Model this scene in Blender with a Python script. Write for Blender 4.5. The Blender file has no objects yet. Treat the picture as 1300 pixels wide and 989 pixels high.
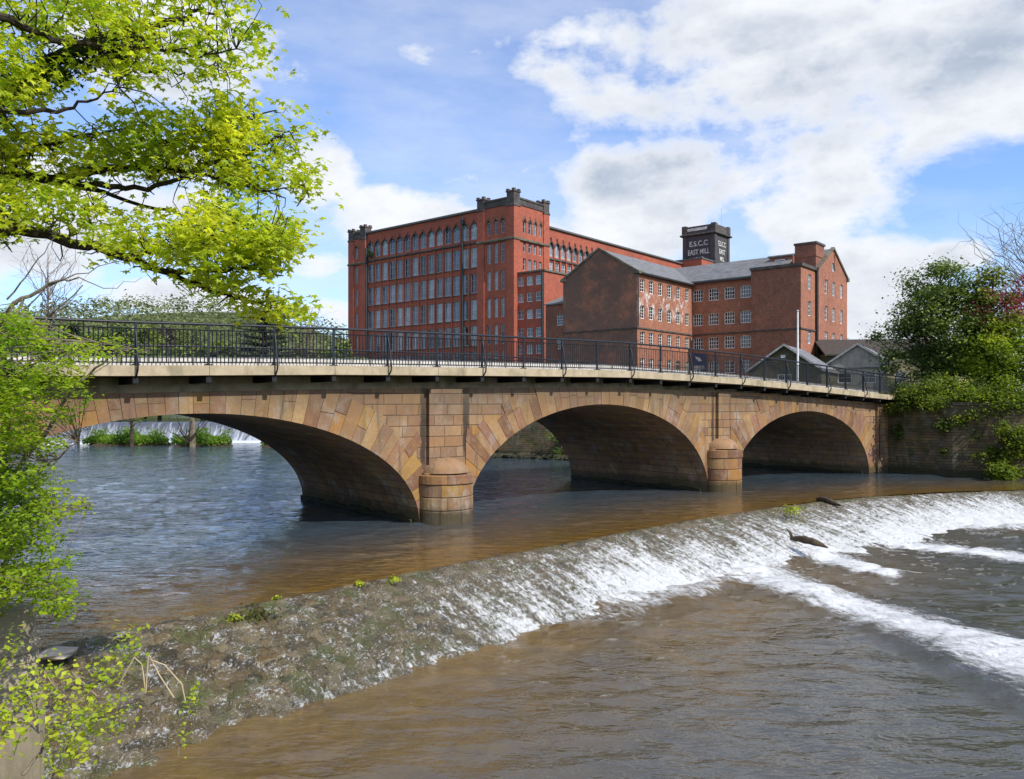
import bpy, math, random
import numpy as np
from mathutils import Vector, Matrix
random.seed(7); RNG = np.random.default_rng(7)
R_ = math.radians
sc = bpy.context.scene
COL = sc.collection
F, CX, HY, EYE = 1030.0, 650.0, 512.0, 4.0

def at(x, y, Y):
    """point seen at photo pixel (x,y), Y metres ahead"""
    return ((x-CX)/F*Y, Y, EYE+(HY-y)/F*Y)
def onz(x, y, z=0.0):
    Y = (EYE-z)*F/(y-HY)
    return ((x-CX)/F*Y, Y, z)

# ------------------------------------------------------------------ objects
def link(o, parent=None):
    COL.objects.link(o)
    if parent is not None: o.parent = parent
    return o
def tag(o, label=None, cat=None, group=None, kind=None):
    if label: o['label'] = label
    if cat: o['category'] = cat
    if group: o['group'] = group
    if kind: o['kind'] = kind
    return o
def empty(name, loc=(0, 0, 0), rz=0.0, label=None, cat=None, group=None):
    o = bpy.data.objects.new(name, None); o.empty_display_size = .3
    o.location = loc; o.rotation_euler = (0, 0, rz)
    link(o); return tag(o, label, cat, group)
def copy_tree(o, parent=None):
    c = o.copy(); link(c)
    if parent is not None: c.parent = parent
    for ch in list(o.children): copy_tree(ch, c)
    return c

class MB:
    def __init__(s): s.v = []; s.f = []; s.c = []; s.m = []
    def add(s, vs, fs, col=None, mi=0):
        n = len(s.v); s.v += [tuple(p) for p in vs]
        for f in fs:
            s.f.append([n+i for i in f]); s.c.append(col or (1, 1, 1)); s.m.append(mi)
    def quad(s, a, b, c, d, col=None, mi=0): s.add([a, b, c, d], [(0, 1, 2, 3)], col, mi)
    def tri(s, a, b, c, col=None): s.add([a, b, c], [(0, 1, 2)], col)
    def box(s, x0, y0, z0, x1, y1, z1, col=None, mi=0, bev=0.0):
        if bev <= 0:
            v = [(x, y, z) for z in (z0, z1) for y in (y0, y1) for x in (x0, x1)]
            s.add(v, [(0, 2, 3, 1), (4, 5, 7, 6), (0, 1, 5, 4), (2, 6, 7, 3), (0, 4, 6, 2), (1, 3, 7, 5)], col, mi)
        else:
            b = bev
            def ring(xa, ya, xb, yb, z): return [(xa, ya, z), (xb, ya, z), (xb, yb, z), (xa, yb, z)]
            rs = [ring(x0+b, y0+b, x1-b, y1-b, z0), ring(x0, y0, x1, y1, z0+b), ring(x0, y0, x1, y1, z1-b), ring(x0+b, y0+b, x1-b, y1-b, z1)]
            v = sum(rs, []); f = [(3, 2, 1, 0), (12, 13, 14, 15)]
            for k in range(3):
                for i in range(4):
                    j = (i+1) % 4; f.append((4*k+i, 4*k+j, 4*k+4+j, 4*k+4+i))
            s.add(v, f, col, mi)
    def tube(s, pts, rad, n=6, col=None, cap=True):
        pts = [Vector(p) for p in pts]
        if not isinstance(rad, (list, tuple)): rad = [rad]*len(pts)
        vs = []; fs = []; up = Vector((0, 0, 1)); a = None
        for i, p in enumerate(pts):
            d = (pts[min(i+1, len(pts)-1)]-pts[max(i-1, 0)])
            if d.length < 1e-9: d = Vector((0, 0, 1))
            d.normalize()
            if a is None:
                a = d.cross(up)
                if a.length < .05: a = d.cross(Vector((1, 0, 0)))
            a = (a-d*a.dot(d)).normalized(); b = d.cross(a)
            for k in range(n):
                t = 2*math.pi*k/n
                vs.append(p+(a*math.cos(t)+b*math.sin(t))*rad[i])
        for i in range(len(pts)-1):
            for k in range(n):
                j = (k+1) % n
                fs.append((i*n+k, i*n+j, (i+1)*n+j, (i+1)*n+k))
        if cap:
            fs.append(tuple(range(n-1, -1, -1))); fs.append(tuple((len(pts)-1)*n+k for k in range(n)))
        s.add(vs, fs, col)
    def prism(s, poly, y0, y1, col=None, axis='y'):
        """poly (x,z) extruded along y (or (y,z) along x)"""
        n = len(poly)
        if axis == 'y': v = [(p[0], y0, p[1]) for p in poly]+[(p[0], y1, p[1]) for p in poly]
        elif axis == 'x': v = [(y0, p[0], p[1]) for p in poly]+[(y1, p[0], p[1]) for p in poly]
        else: v = [(p[0], p[1], y0) for p in poly]+[(p[0], p[1], y1) for p in poly]
        f = [tuple(range(n)), tuple(range(2*n-1, n-1, -1))]
        for i in range(n):
            j = (i+1) % n; f.append((i, i+n, j+n, j))
        s.add(v, f, col)
    def build(s, name, mat, parent=None, smooth=False, loc=None):
        me = bpy.data.meshes.new(name); me.from_pydata(s.v, [], s.f)
        for m in (mat if isinstance(mat, (list, tuple)) else [mat]): me.materials.append(m)
        if any(s.m): me.polygons.foreach_set('material_index', s.m)
        if any(c != (1, 1, 1) for c in s.c):
            at_ = me.color_attributes.new('col', 'FLOAT_COLOR', 'CORNER')
            buf = []
            for f, c in zip(s.f, s.c): buf += list((*c[:3], 1.0))*len(f)
            at_.data.foreach_set('color', buf)
        if smooth: me.polygons.foreach_set('use_smooth', [True]*len(s.f))
        me.update(); me.validate()
        o = bpy.data.objects.new(name, me); link(o, parent)
        if loc: o.location = loc
        return o

def np_mesh(name, V, Fq, mat, parent=None, cols=None, smooth=False, attrs=None, uv=None):
    """V (n,3), Fq (m,k) int; cols per face; attrs: dict name->(n,) floats"""
    me = bpy.data.meshes.new(name)
    V = np.asarray(V, np.float32); Fq = np.asarray(Fq, np.int32); k = Fq.shape[1]
    me.vertices.add(len(V)); me.vertices.foreach_set('co', V.ravel())
    me.loops.add(Fq.size); me.loops.foreach_set('vertex_index', Fq.ravel())
    me.polygons.add(len(Fq)); me.polygons.foreach_set('loop_start', np.arange(0, Fq.size, k, dtype=np.int32))
    try: me.polygons.foreach_set('loop_total', np.full(len(Fq), k, np.int32))
    except Exception: pass
    if cols is not None:
        a = me.color_attributes.new('col', 'FLOAT_COLOR', 'CORNER')
        c = np.concatenate([cols, np.ones((len(cols), 1))], 1).astype(np.float32)
        a.data.foreach_set('color', np.repeat(c, k, axis=0).ravel())
    if attrs:
        for nm, arr in attrs.items():
            a = me.attributes.new(nm, 'FLOAT', 'POINT'); a.data.foreach_set('value', np.asarray(arr, np.float32))
    if uv is not None:
        u = me.uv_layers.new(name='UVMap'); u.data.foreach_set('uv', np.asarray(uv, np.float32)[Fq.ravel()].ravel())
    me.polygons.foreach_set('use_smooth', np.full(len(Fq), bool(smooth)))
    for m in (mat if isinstance(mat, (list, tuple)) else [mat]): me.materials.append(m)
    me.update(calc_edges=True)
    o = bpy.data.objects.new(name, me); link(o, parent); return o

# ------------------------------------------------------------------ materials
class NT:
    def __init__(s, name, rough=.8, spec=.5):
        s.mat = bpy.data.materials.new(name); s.mat.use_nodes = True
        s.t = s.mat.node_tree; s.n = s.t.nodes; s.l = s.t.links
        s.b = s.n['Principled BSDF']; s.b.inputs['Roughness'].default_value = rough
        s.b.inputs['Specular IOR Level'].default_value = spec
        s.out = s.n['Material Output']
    def new(s, typ, **kw):
        nd = s.n.new(typ)
        for k, v in kw.items():
            setattr(nd, k, v)
        return nd
    def put(s, sock, v):
        if isinstance(v, bpy.types.NodeSocket): s.l.new(v, sock)
        elif v is not None:
            if sock.type == 'RGBA' and len(v) == 3: v = (*v, 1)
            sock.default_value = v
    def math(s, op, a, b=None, c=None, clamp=False):
        m = s.new('ShaderNodeMath', operation=op, use_clamp=clamp)
        s.put(m.inputs[0], a)
        if b is not None: s.put(m.inputs[1], b)
        if c is not None: s.put(m.inputs[2], c)
        return m.outputs[0]
    def mix(s, f, a, b, mode='MIX'):
        m = s.new('ShaderNodeMix', data_type='RGBA', blend_type=mode)
        s.put(m.inputs[0], f); s.put(m.inputs[6], a); s.put(m.inputs[7], b); return m.outputs[2]
    def obj(s):
        if not hasattr(s, '_o'): s._o = s.new('ShaderNodeTexCoord')
        return s._o.outputs['Object']
    def xyz(s, v=None):
        x = s.new('ShaderNodeSeparateXYZ'); s.l.new(v or s.obj(), x.inputs[0]); return x.outputs
    def comb(s, x=0., y=0., z=0.):
        c = s.new('ShaderNodeCombineXYZ'); s.put(c.inputs[0], x); s.put(c.inputs[1], y); s.put(c.inputs[2], z); return c.outputs[0]
    def noise(s, scale, vec=None, detail=4, rough=.55, stretch=None, dist=0., out='Fac'):
        n = s.new('ShaderNodeTexNoise'); n.inputs['Scale'].default_value = scale
        n.inputs['Detail'].default_value = detail; n.inputs['Roughness'].default_value = rough
        n.inputs['Distortion'].default_value = dist
        v = vec or s.obj()
        if stretch:
            m = s.new('ShaderNodeVectorMath', operation='MULTIPLY'); s.l.new(v, m.inputs[0]); m.inputs[1].default_value = stretch; v = m.outputs[0]
        s.l.new(v, n.inputs['Vector']); return n.outputs[out]
    def ramp(s, f, stops, interp='LINEAR'):
        r = s.new('ShaderNodeValToRGB'); r.color_ramp.interpolation = interp
        e = r.color_ramp.elements
        while len(e) < len(stops): e.new(0.5)
        for i, (p, c) in enumerate(stops):
            e[i].position = p; e[i].color = (*c, 1) if len(c) == 3 else c
        s.put(r.inputs[0], f); return r.outputs[0]
    def rng(s, f, a, b, c=0., d=1., smooth=False):
        m = s.new('ShaderNodeMapRange', interpolation_type='SMOOTHSTEP' if smooth else 'LINEAR')
        s.put(m.inputs[0], f); 
        for i, v in enumerate((a, b, c, d)): m.inputs[i+1].default_value = v
        return m.outputs[0]
    def attr(s, name, out='Fac'):
        a = s.new('ShaderNodeAttribute', attribute_name=name); return a.outputs[out]
    def bump(s, h, strength=.5, dist=.02, normal=None):
        b = s.new('ShaderNodeBump'); b.inputs['Strength'].default_value = strength; b.inputs['Distance'].default_value = dist
        s.put(b.inputs['Height'], h)
        if normal: s.l.new(normal, b.inputs['Normal'])
        s.l.new(b.outputs[0], s.b.inputs['Normal']); return b.outputs[0]
    def base(s, c): s.put(s.b.inputs['Base Color'], c); return s
    def rough(s, c): s.put(s.b.inputs['Roughness'], c); return s
G3 = lambda v: (v, v, v)

def plain(name, c, rough=.7, var=.25, scale=3., metal=0., bump=0.):
    t = NT(name, rough)
    n = t.noise(scale, detail=5)
    f = t.rng(n, .3, .7, 1-var, 1+var)
    m = t.new('ShaderNodeVectorMath', operation='SCALE'); m.inputs[0].default_value = c; t.l.new(f, m.inputs['Scale'])
    t.base(m.outputs[0]); t.b.inputs['Metallic'].default_value = metal
    if bump: t.bump(t.noise(scale*8, detail=4), bump, .01)
    return t.mat

def blocks(t, u, v, w, h, jit=.06, joint=.012, seed=0.):
    """coursed blocks: returns (random per block, second random, joint mask)"""
    nz = t.noise(1.3, t.comb(u, v, seed), detail=2)
    row = t.math('FLOOR', t.math('DIVIDE', v, h))
    rr = t.new('ShaderNodeTexWhiteNoise', noise_dimensions='2D'); t.l.new(t.comb(row, seed+3.3), rr.inputs['Vector'])
    w2 = t.math('MULTIPLY', t.math('MULTIPLY_ADD', rr.outputs[0], .5, .75), w)
    uu = t.math('DIVIDE', t.math('ADD', t.math('MULTIPLY_ADD', nz, jit*2, u), t.math('MULTIPLY', rr.outputs[0], 7.3)), w2)
    cell = t.math('FLOOR', uu)
    wn = t.new('ShaderNodeTexWhiteNoise', noise_dimensions='3D'); t.l.new(t.comb(cell, row, seed), wn.inputs['Vector'])
    fu = t.math('MULTIPLY', t.math('FRACT', uu), w2); fv = t.math('MULTIPLY', t.math('FRACT', t.math('DIVIDE', v, h)), h)
    du = t.math('MINIMUM', fu, t.math('SUBTRACT', w2, fu)); dv = t.math('MINIMUM', fv, t.math('SUBTRACT', h, fv))
    d = t.math('MINIMUM', du, dv)
    j = t.rng(d, joint*.4, joint*1.6, 1., 0.)
    sp = t.new('ShaderNodeSeparateColor'); t.l.new(wn.outputs['Color'], sp.inputs[0])
    return wn.outputs['Value'], sp.outputs[1], j

STONE = [(0., (.26, .14, .085)), (.18, (.34, .18, .10)), (.34, (.42, .25, .12)), (.5, (.19, .095, .06)), (.64, (.45, .30, .16)), (.78, (.42, .22, .05)), (.9, (.30, .17, .13)), (1., (.17, .115, .085))]

def stone_mat(name, mode='wall', tint=(1, 1, 1), w=.75, h=.36, green=0., dark=1., recess_shade=False):
    t = NT(name, .85, .25)
    x, y, z = t.xyz()
    if mode == 'uv':
        tc = t.new('ShaderNodeTexCoord'); u_, v_, _ = t.xyz(tc.outputs['UV']); u, v = u_, v_
    else: u, v = t.math('ADD', x, y), z
    if mode == 'attr':
        col = t.attr('col', 'Color'); j = None
    else:
        r1, r2, j = blocks(t, u, v, w, h)
        col = t.ramp(r1, STONE)
        col = t.mix(t.math('MULTIPLY', r2, .35), col, (.36, .29, .21))
    n1 = t.noise(2.2, detail=6, rough=.65); n2 = t.noise(14, detail=6, rough=.7); n3 = t.noise(.6, detail=4)
    col = t.mix(t.rng(n1, .45, .68, 0, .5), col, (.42, .24, .075))
    col = t.mix(t.rng(n3, .48, .66, 0, .65), col, (.18, .12, .085))
    col = t.mix(t.rng(n2, .35, .7, .35, 0), col, (.14, .10, .075))
    # banding inside the sandstone
    bd = t.noise(5, detail=3, stretch=(1, 1, 2.4), dist=1.5)
    col = t.mix(t.rng(bd, .4, .62, 0, .35), col, (.30, .15, .08))
    col = t.mix(t.rng(t.noise(3.1, detail=5, dist=.8), .55, .66, 0, .55), col, (.30, .24, .17))
    # grey white lime bloom
    wl = t.noise(1.1, detail=7, rough=.7, stretch=(1, 1, .6))
    col = t.mix(t.rng(wl, .54, .68, 0, .55), col, (.42, .40, .37))
    # dark water streaks and damp foot
    st = t.noise(1.6, detail=5, stretch=(2.2, 2.2, .22))
    col = t.mix(t.rng(st, .57, .72, 0, .65), col, (.07, .055, .045))
    if recess_shade:  # shade of the recess returns beside the pilasters, painted as dark strips
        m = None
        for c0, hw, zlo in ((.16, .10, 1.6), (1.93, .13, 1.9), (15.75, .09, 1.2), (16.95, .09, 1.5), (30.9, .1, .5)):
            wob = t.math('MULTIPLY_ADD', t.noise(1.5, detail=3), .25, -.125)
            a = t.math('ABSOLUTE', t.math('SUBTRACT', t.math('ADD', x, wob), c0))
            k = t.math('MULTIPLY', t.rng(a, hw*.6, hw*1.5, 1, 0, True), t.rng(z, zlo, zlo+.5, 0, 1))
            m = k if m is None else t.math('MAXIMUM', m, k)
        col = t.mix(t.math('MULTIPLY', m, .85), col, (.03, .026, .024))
    foot = t.math('MULTIPLY', t.math('SUBTRACT', t.math('ADD', .62, t.math('MULTIPLY', t.math('SUBTRACT', t.noise(2.5, detail=4), .5), .5)), z), 3.2, clamp=True)
    col = t.mix(t.math('MULTIPLY', foot, .8), col, (.045, .045, .025))
    if green:
        g = t.math('MULTIPLY', t.rng(t.noise(1.7, detail=6), .45, .65, 0, 1), green)
        col = t.mix(g, col, (.07, .085, .025))
    if j is not None: col = t.mix(t.math('MULTIPLY', j, .7), col, (.10, .08, .06))
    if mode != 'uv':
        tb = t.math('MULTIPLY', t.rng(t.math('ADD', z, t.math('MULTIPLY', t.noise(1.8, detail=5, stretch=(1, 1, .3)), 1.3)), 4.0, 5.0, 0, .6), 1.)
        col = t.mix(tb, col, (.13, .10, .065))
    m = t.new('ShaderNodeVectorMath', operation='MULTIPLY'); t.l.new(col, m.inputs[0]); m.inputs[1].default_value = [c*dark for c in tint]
    t.base(m.outputs[0])
    hgt = t.math('ADD', t.math('MULTIPLY', n2, .5), t.math('MULTIPLY', n1, .6))
    if j is not None: hgt = t.math('SUBTRACT', hgt, t.math('MULTIPLY', j, .9))
    t.bump(hgt, .8, .03)
    return t.mat

def brick_mat(name, c1, c2, dark, darkamt=.3, white=None, soot=None, sc_=1.):
    t = NT(name, .85, .2)
    x, y, z = t.xyz(); u = t.math('ADD', x, y)
    bt = t.new('ShaderNodeTexBrick'); t.l.new(t.comb(u, z), bt.inputs['Vector'])
    bt.inputs['Scale'].default_value = 1.; bt.inputs['Brick Width'].default_value = .25*sc_; bt.inputs['Row Height'].default_value = .1*sc_
    bt.inputs['Mortar Size'].default_value = .012; bt.inputs['Mortar Smooth'].default_value = .5
    t.put(bt.inputs['Color1'], c1); t.put(bt.inputs['Color2'], c2); t.put(bt.inputs['Mortar'], [a*.8+.03 for a in c1])
    col = bt.outputs['Color']
    vec = t.comb(u, z, 0.)
    n = t.noise(1.4, vec, detail=6, rough=.7)
    col = t.mix(t.rng(n, .42, .72, 0, darkamt), col, dark)
    n0 = t.noise(.22, vec, detail=4)
    col = t.mix(t.rng(n0, .45, .65, 0, darkamt*.7), col, dark)
    n6 = t.noise(2.6, vec, detail=5, rough=.8, stretch=(1, 1.6, 1)); col = t.mix(t.rng(n6, .5, .62, 0, darkamt), col, dark)
    n5 = t.noise(5, vec, detail=4, rough=.8, stretch=(1, 2, 1))
    col = t.mix(t.rng(n5, .5, .68, 0, .5), col, [min(1, a*1.35+.02) for a in c1])
    # streaks below sills and copings
    st = t.noise(2.2, vec, detail=4, stretch=(1, .12, 1))
    col = t.mix(t.rng(st, .55, .75, 0, .4), col, dark)
    if soot:
        sn = t.noise(.33, t.comb(u, z, 4.), detail=7, rough=.75, stretch=(.8, 1, 1))
        msk = t.math('MULTIPLY', t.rng(sn, .38, .52, 0, 1), t.math('LESS_THAN', x, .02))
        sn2 = t.noise(6., t.comb(u, z, 4.), detail=3, stretch=(1, 2.5, 1))
        col = t.mix(t.math('MULTIPLY', msk, t.rng(sn2, .3, .6, .45, .95)), col, soot)
        sn3 = t.noise(.5, t.comb(u, z, 9.), detail=6, rough=.7)
        col = t.mix(t.math('MULTIPLY', t.math('LESS_THAN', x, .02), t.rng(sn3, .56, .66, 0, .4)), col, (.26, .17, .10))
    if white:
        x0, x1, z0, z1 = white
        wn = t.noise(.9, vec, detail=6, rough=.75, stretch=(1, .6, 1), dist=.6)
        m = t.math('MULTIPLY', t.rng(wn, .50, .60, 0, .85), t.math('LESS_THAN', t.math('ABSOLUTE', y), .05))
        m = t.math('MULTIPLY', m, t.rng(t.math('ABSOLUTE', t.math('SUBTRACT', x, (x0+x1)/2)), (x1-x0)*.42, (x1-x0)*.55, 1, 0))
        m = t.math('MULTIPLY', m, t.rng(t.math('ABSOLUTE', t.math('SUBTRACT', z, (z0+z1)/2)), (z1-z0)*.3, (z1-z0)*.55, 1, 0))
        col = t.mix(m, col, (.62, .60, .57))
    t.base(col)
    t.bump(t.math('ADD', t.math('MULTIPLY', bt.outputs['Fac'], -.6), n5), .35, .01)
    return t.mat

def leaf_mat(name, trans=.5, gloss=.35, tint=(1.25, 1.2, .7)):
    t = NT(name, .45, .3)
    c = t.attr('col', 'Color'); t.base(c); t.b.inputs['Roughness'].default_value = .5
    tr = t.new('ShaderNodeBsdfTranslucent')
    m = t.new('ShaderNodeVectorMath', operation='MULTIPLY'); t.l.new(c, m.inputs[0]); m.inputs[1].default_value = tint
    t.l.new(m.outputs[0], tr.inputs[0])
    mx = t.new('ShaderNodeMixShader'); mx.inputs[0].default_value = trans
    t.l.new(t.b.outputs[0], mx.inputs[1]); t.l.new(tr.outputs[0], mx.inputs[2]); t.l.new(mx.outputs[0], t.out.inputs[0])
    return t.mat

def bark_mat(name, c):
    t = NT(name, .9, .2)
    n = t.noise(6, detail=6, stretch=(1, 1, .4)); n2 = t.noise(40, detail=3)
    col = t.mix(t.rng(n, .35, .65), c, [a*.45 for a in c]); col = t.mix(t.rng(n2, .5, .8, 0, .4), col, [min(1, a*1.7) for a in c])
    t.base(col); t.bump(t.math('ADD', n, t.math('MULTIPLY', n2, .5)), .7, .02); return t.mat

def glass_mat(name, c, rough=.06, spec=.9):
    t = NT(name, rough, spec)
    n = t.noise(.9, detail=3); n2 = t.noise(.25, detail=2)
    t.base(t.mix(t.rng(n, .4, .65), c, [a*.4 for a in c])); t.b.inputs['IOR'].default_value = 1.5
    t.bump(n, .12, .05); return t.mat

M = {}
M['red'] = brick_mat('red_brick', (.45, .12, .066), (.36, .092, .054), (.17, .065, .05), .65)
M['old'] = brick_mat('old_brick', (.44, .18, .105), (.30, .12, .075), (.14, .075, .055), .6, white=(0, 12, 13.9, 17.2), soot=(.115, .085, .072))
M['oldb'] = brick_mat('dark_old_brick', (.32, .13, .08), (.22, .09, .06), (.10, .06, .048), .65)
M['sootstone'] = plain('soot_blackened_stone', (.075, .065, .06), .9, .5, 1.2, bump=.3)
M['ystone'] = plain('mossy_stone_trim', (.12, .105, .075), .9, .5, 1.0)
M['tower'] = brick_mat('blackened_tower_brick', (.07, .067, .075), (.11, .095, .09), (.02, .02, .025), .5)
M['frame'] = plain('white_window_paint', (.80, .81, .80), .5, .12)
M['gframe'] = plain('weathered_window_paint', (.52, .54, .54), .6, .2)
M['glass'] = glass_mat('window_glass', (.13, .18, .23), .08, .8)
M['glassb'] = glass_mat('pale_blind_glass', (.30, .36, .40), .15)
M['glassk'] = glass_mat('dark_window_glass', (.012, .016, .02), .08)
M['slate'] = None
def slate():
    t = NT('roof_slate', .6, .4)
    x, y, z = t.xyz(); u = t.math('ADD', x, y)
    r1, r2, j = blocks(t, t.math('MULTIPLY', u, 1.), z, .5, .17, .0, .012)
    col = t.ramp(r1, [(0, (.16, .16, .165)), (.5, (.22, .22, .225)), (1, (.12, .12, .13))])
    col = t.mix(t.rng(t.noise(.8, detail=6), .45, .7, 0, .6), col, (.17, .155, .12))
    col = t.mix(j, col, (.05, .05, .05)); t.base(col); t.bump(t.math('SUBTRACT', t.noise(8), j), .5, .02)
    return t.mat
M['slate'] = slate()
M['lead'] = plain('grey_coping', (.10, .10, .10), .7, .3)
M['darkpipe'] = plain('black_cast_iron', (.02, .02, .022), .5, .3)
M['lettering'] = plain('faded_white_lettering', (.55, .55, .53), .8, .35, 1.5)
M['rail'] = plain('black_painted_steel', (.006, .008, .012), .45, .3, 5)
M['steelk'] = plain('tarred_steel_beam', (.008, .008, .009), .8, .3, 5)
M['stone'] = stone_mat('sandstone_ashlar', recess_shade=True, tint=(.90, .89, .84))
M['vous'] = stone_mat('sandstone_voussoir', mode='attr', tint=(.90, .89, .84))
M['soffit'] = stone_mat('barrel_masonry', mode='uv', w=.9, h=.34, dark=1.25, green=.3)
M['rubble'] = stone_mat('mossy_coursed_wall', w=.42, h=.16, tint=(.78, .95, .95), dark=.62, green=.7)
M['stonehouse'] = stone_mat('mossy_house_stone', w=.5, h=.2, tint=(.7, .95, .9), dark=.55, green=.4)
def concrete(name, c, green=.3):
    t = NT(name, .85, .25)
    n = t.noise(3, detail=6, rough=.65); n2 = t.noise(25, detail=5); st = t.noise(2.5, detail=4, stretch=(1, 1, .3))
    col = t.mix(t.rng(n, .4, .7, 0, .5), c, [a*.55 for a in c]); col = t.mix(t.rng(st, .52, .7, 0, .6), col, [a*.35 for a in c])
    col = t.mix(t.rng(n2, .5, .8, 0, .3), col, [min(1, a*1.3) for a in c])
    col = t.mix(t.math('MULTIPLY', t.rng(t.noise(1.2, detail=6), .5, .65), green), col, (.10, .10, .035))
    t.base(col); t.bump(t.math('ADD', n, n2), .4, .01); return t.mat
M['conc'] = concrete('weathered_concrete', (.45, .37, .25))
M['concband'] = concrete('mossy_concrete_band', (.62, .54, .36), .5)
M['kerb'] = concrete('pale_kerb_concrete', (.62, .60, .56), .1)
M['asphalt'] = plain('road_asphalt', (.05, .05, .052), .85, .25, 6, bump=.3)
M['leaf'] = leaf_mat('spring_leaf', .6, tint=(1.5, 1.4, .7)); M['leafd'] = leaf_mat('dark_leaf', .25)
M['bark'] = bark_mat('brown_bark', (.085, .065, .045)); M['barkg'] = bark_mat('grey_twig_bark', (.22, .18, .13))
M['barkd'] = bark_mat('dark_wet_bark', (.05, .04, .03))

# ------------------------------------------------------------------ foliage
SYC = np.array([(0, -.05, 0), (.22, -.12, .02), (.5, -.18, -.06), (.34, .1, .03), (.58, .42, -.1), (.22, .38, .03), (0, .8, -.12), (-.22, .38, .03), (-.58, .42, -.1), (-.34, .1, .03), (-.5, -.18, -.06), (-.22, -.12, .02)])
SYCF = np.array([(0, i, i+1) for i in range(1, 11)])
OVA = np.array([(0, -.5, 0), (.33, .02, .07), (0, .5, -.05), (-.33, .02, .07)]); OVAF = np.array([(0, 1, 2), (0, 2, 3)])
def leaves(name, P, size, cols, mat, parent=None, shape='oval', up=.5, seed=1, droop=0.):
    """P (n,3) leaf positions; size scalar or (n,)"""
    rg = np.random.default_rng(seed); n = len(P)
    T, TF = (SYC, SYCF) if shape == 'syc' else (OVA, OVAF)
    nrm = rg.normal(size=(n, 3)); nrm /= np.linalg.norm(nrm, axis=1)[:, None]+1e-9
    nrm[:, 2] = np.abs(nrm[:, 2]); nrm = nrm*(1-up)+np.array([.12, -.25, .9])*up
    nrm /= np.linalg.norm(nrm, axis=1)[:, None]
    d = rg.normal(size=(n, 3)); d[:, 2] -= droop; d -= nrm*np.sum(d*nrm, 1)[:, None]; d /= np.linalg.norm(d, axis=1)[:, None]+1e-9
    s = np.cross(nrm, d)
    sz = (np.broadcast_to(size, (n,))*rg.uniform(.45, 1.35, n))[:, None, None]
    V = P[:, None, :]+sz*(T[None, :, 0:1]*s[:, None, :]+T[None, :, 1:2]*d[:, None, :]+T[None, :, 2:3]*nrm[:, None, :])
    k = len(T); Fc = (TF[None]+(np.arange(n)*k)[:, None, None]).reshape(-1, 3)
    return np_mesh(name, V.reshape(-1, 3), Fc, mat, parent, cols=np.repeat(cols, len(TF), axis=0))
def leafcols(n, a, b, seed=3, jit=.18, P=None):
    rg = np.random.default_rng(seed); t = rg.random((n, 1))
    if P is not None:   # leaf colour differs from spray to spray
        k = np.sin(P[:, 0:1]*1.9+1.1)*np.sin(P[:, 1:2]*1.7)*np.sin(P[:, 2:3]*2.1+.5)
        t = np.clip(t*.6+.2+k*.5, 0, 1)
    c = np.array(a)*(1-t)+np.array(b)*t
    return np.clip(c*(1+rg.uniform(-jit, jit, (n, 1))), 0, 1)

def limb(mb, p0, p1, r0, r1, seg=5, wob=.08, sag=0., n=6, rg=None):
    rg = rg or RNG; p0 = np.array(p0, float); p1 = np.array(p1, float); L = np.linalg.norm(p1-p0)
    pts = []; rad = []
    off = np.zeros(3)
    for i in range(seg+1):
        t = i/seg
        if 0 < i < seg: off = off*.5+rg.normal(size=3)*wob*L/seg
        else: off = off*(0 if i == 0 else .5)
        if i == seg: off = np.zeros(3)
        p = p0*(1-t)+p1*t+off; p[2] += math.sin(math.pi*t)*sag*L
        pts.append(tuple(p)); rad.append(r0*(1-t)+r1*t)
    mb.tube(pts, rad, n, cap=False); return pts

def make_tree(name, base, height, crown_r, label, cat='tree', group=None, trunk_r=.25, crown_lo=.25, nclump=40, per=120, leaf=.3,
              ca=(.06, .10, .02), cb=(.12, .17, .03), mat='leafd', seed=1, shape='round', bark='bark', parts=True, csize=.28, up=.35, sparse=False, lean=(0, 0)):
    rg = np.random.default_rng(seed)
    root = empty(name, base, 0, label, cat, group)
    H = height; cr = crown_r
    mb = MB(); top = np.array([lean[0], lean[1], H*.93])
    tp = [(0, 0, -.3), (rg.normal()*.1*trunk_r, 0, H*.25), (lean[0]*.5+rg.normal()*.02*H, lean[1]*.5+rg.normal()*.02*H, H*.55), tuple(top)]
    mb.tube(tp, [trunk_r*1.25, trunk_r, trunk_r*.6, trunk_r*.12], 7)
    C = []; 
    for i in range(nclump):
        for _ in range(30):
            q = rg.uniform(-1, 1, 3)
            rr = np.linalg.norm(q)
            if rr < 1 and rr > .35: break
        zz = (q[2]+1)/2
        if shape == 'cone': w = (1-zz)*1.05+.06
        elif shape == 'column': w = .9*math.sqrt(max(0, 1-(q[2])**4))
        else: w = 1.
        ang = math.atan2(q[1], q[0]); k = 1+.22*math.sin(ang*2+seed)+.15*math.sin(ang*3+q[2]*3)
        C.append((q[0]*cr*w*k+lean[0]*zz, q[1]*cr*w*k+lean[1]*zz, H*(crown_lo+(1-crown_lo)*zz)))
    C = np.array(C)
    for c in C:
        if rg.random() < (.9 if sparse else .6):
            hz = max(H*.12, c[2]-np.hypot(c[0], c[1])*.8)
            t = min(.95, hz/(H*.93)); p0 = (lean[0]*t, lean[1]*t, hz)
            limb(mb, p0, c, trunk_r*(.42 if not sparse else .22)*(1-.6*t), trunk_r*.06, 4, .12, rg=rg, n=5)
    mb.build('trunk', M[bark], root)
    P = []
    for c in C:
        m = int(per*rg.uniform(.5, 1.4)); s = cr*csize*rg.uniform(.6, 1.35)
        q = rg.normal(size=(m, 3))*np.array([1, 1, .62])*s*.62; P.append(c+q)
    P = np.concatenate(P)
    if per: leaves('crown', P, leaf, leafcols(len(P), ca, cb, seed, .3, P), M[mat], root, up=up, seed=seed)
    return root

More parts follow.
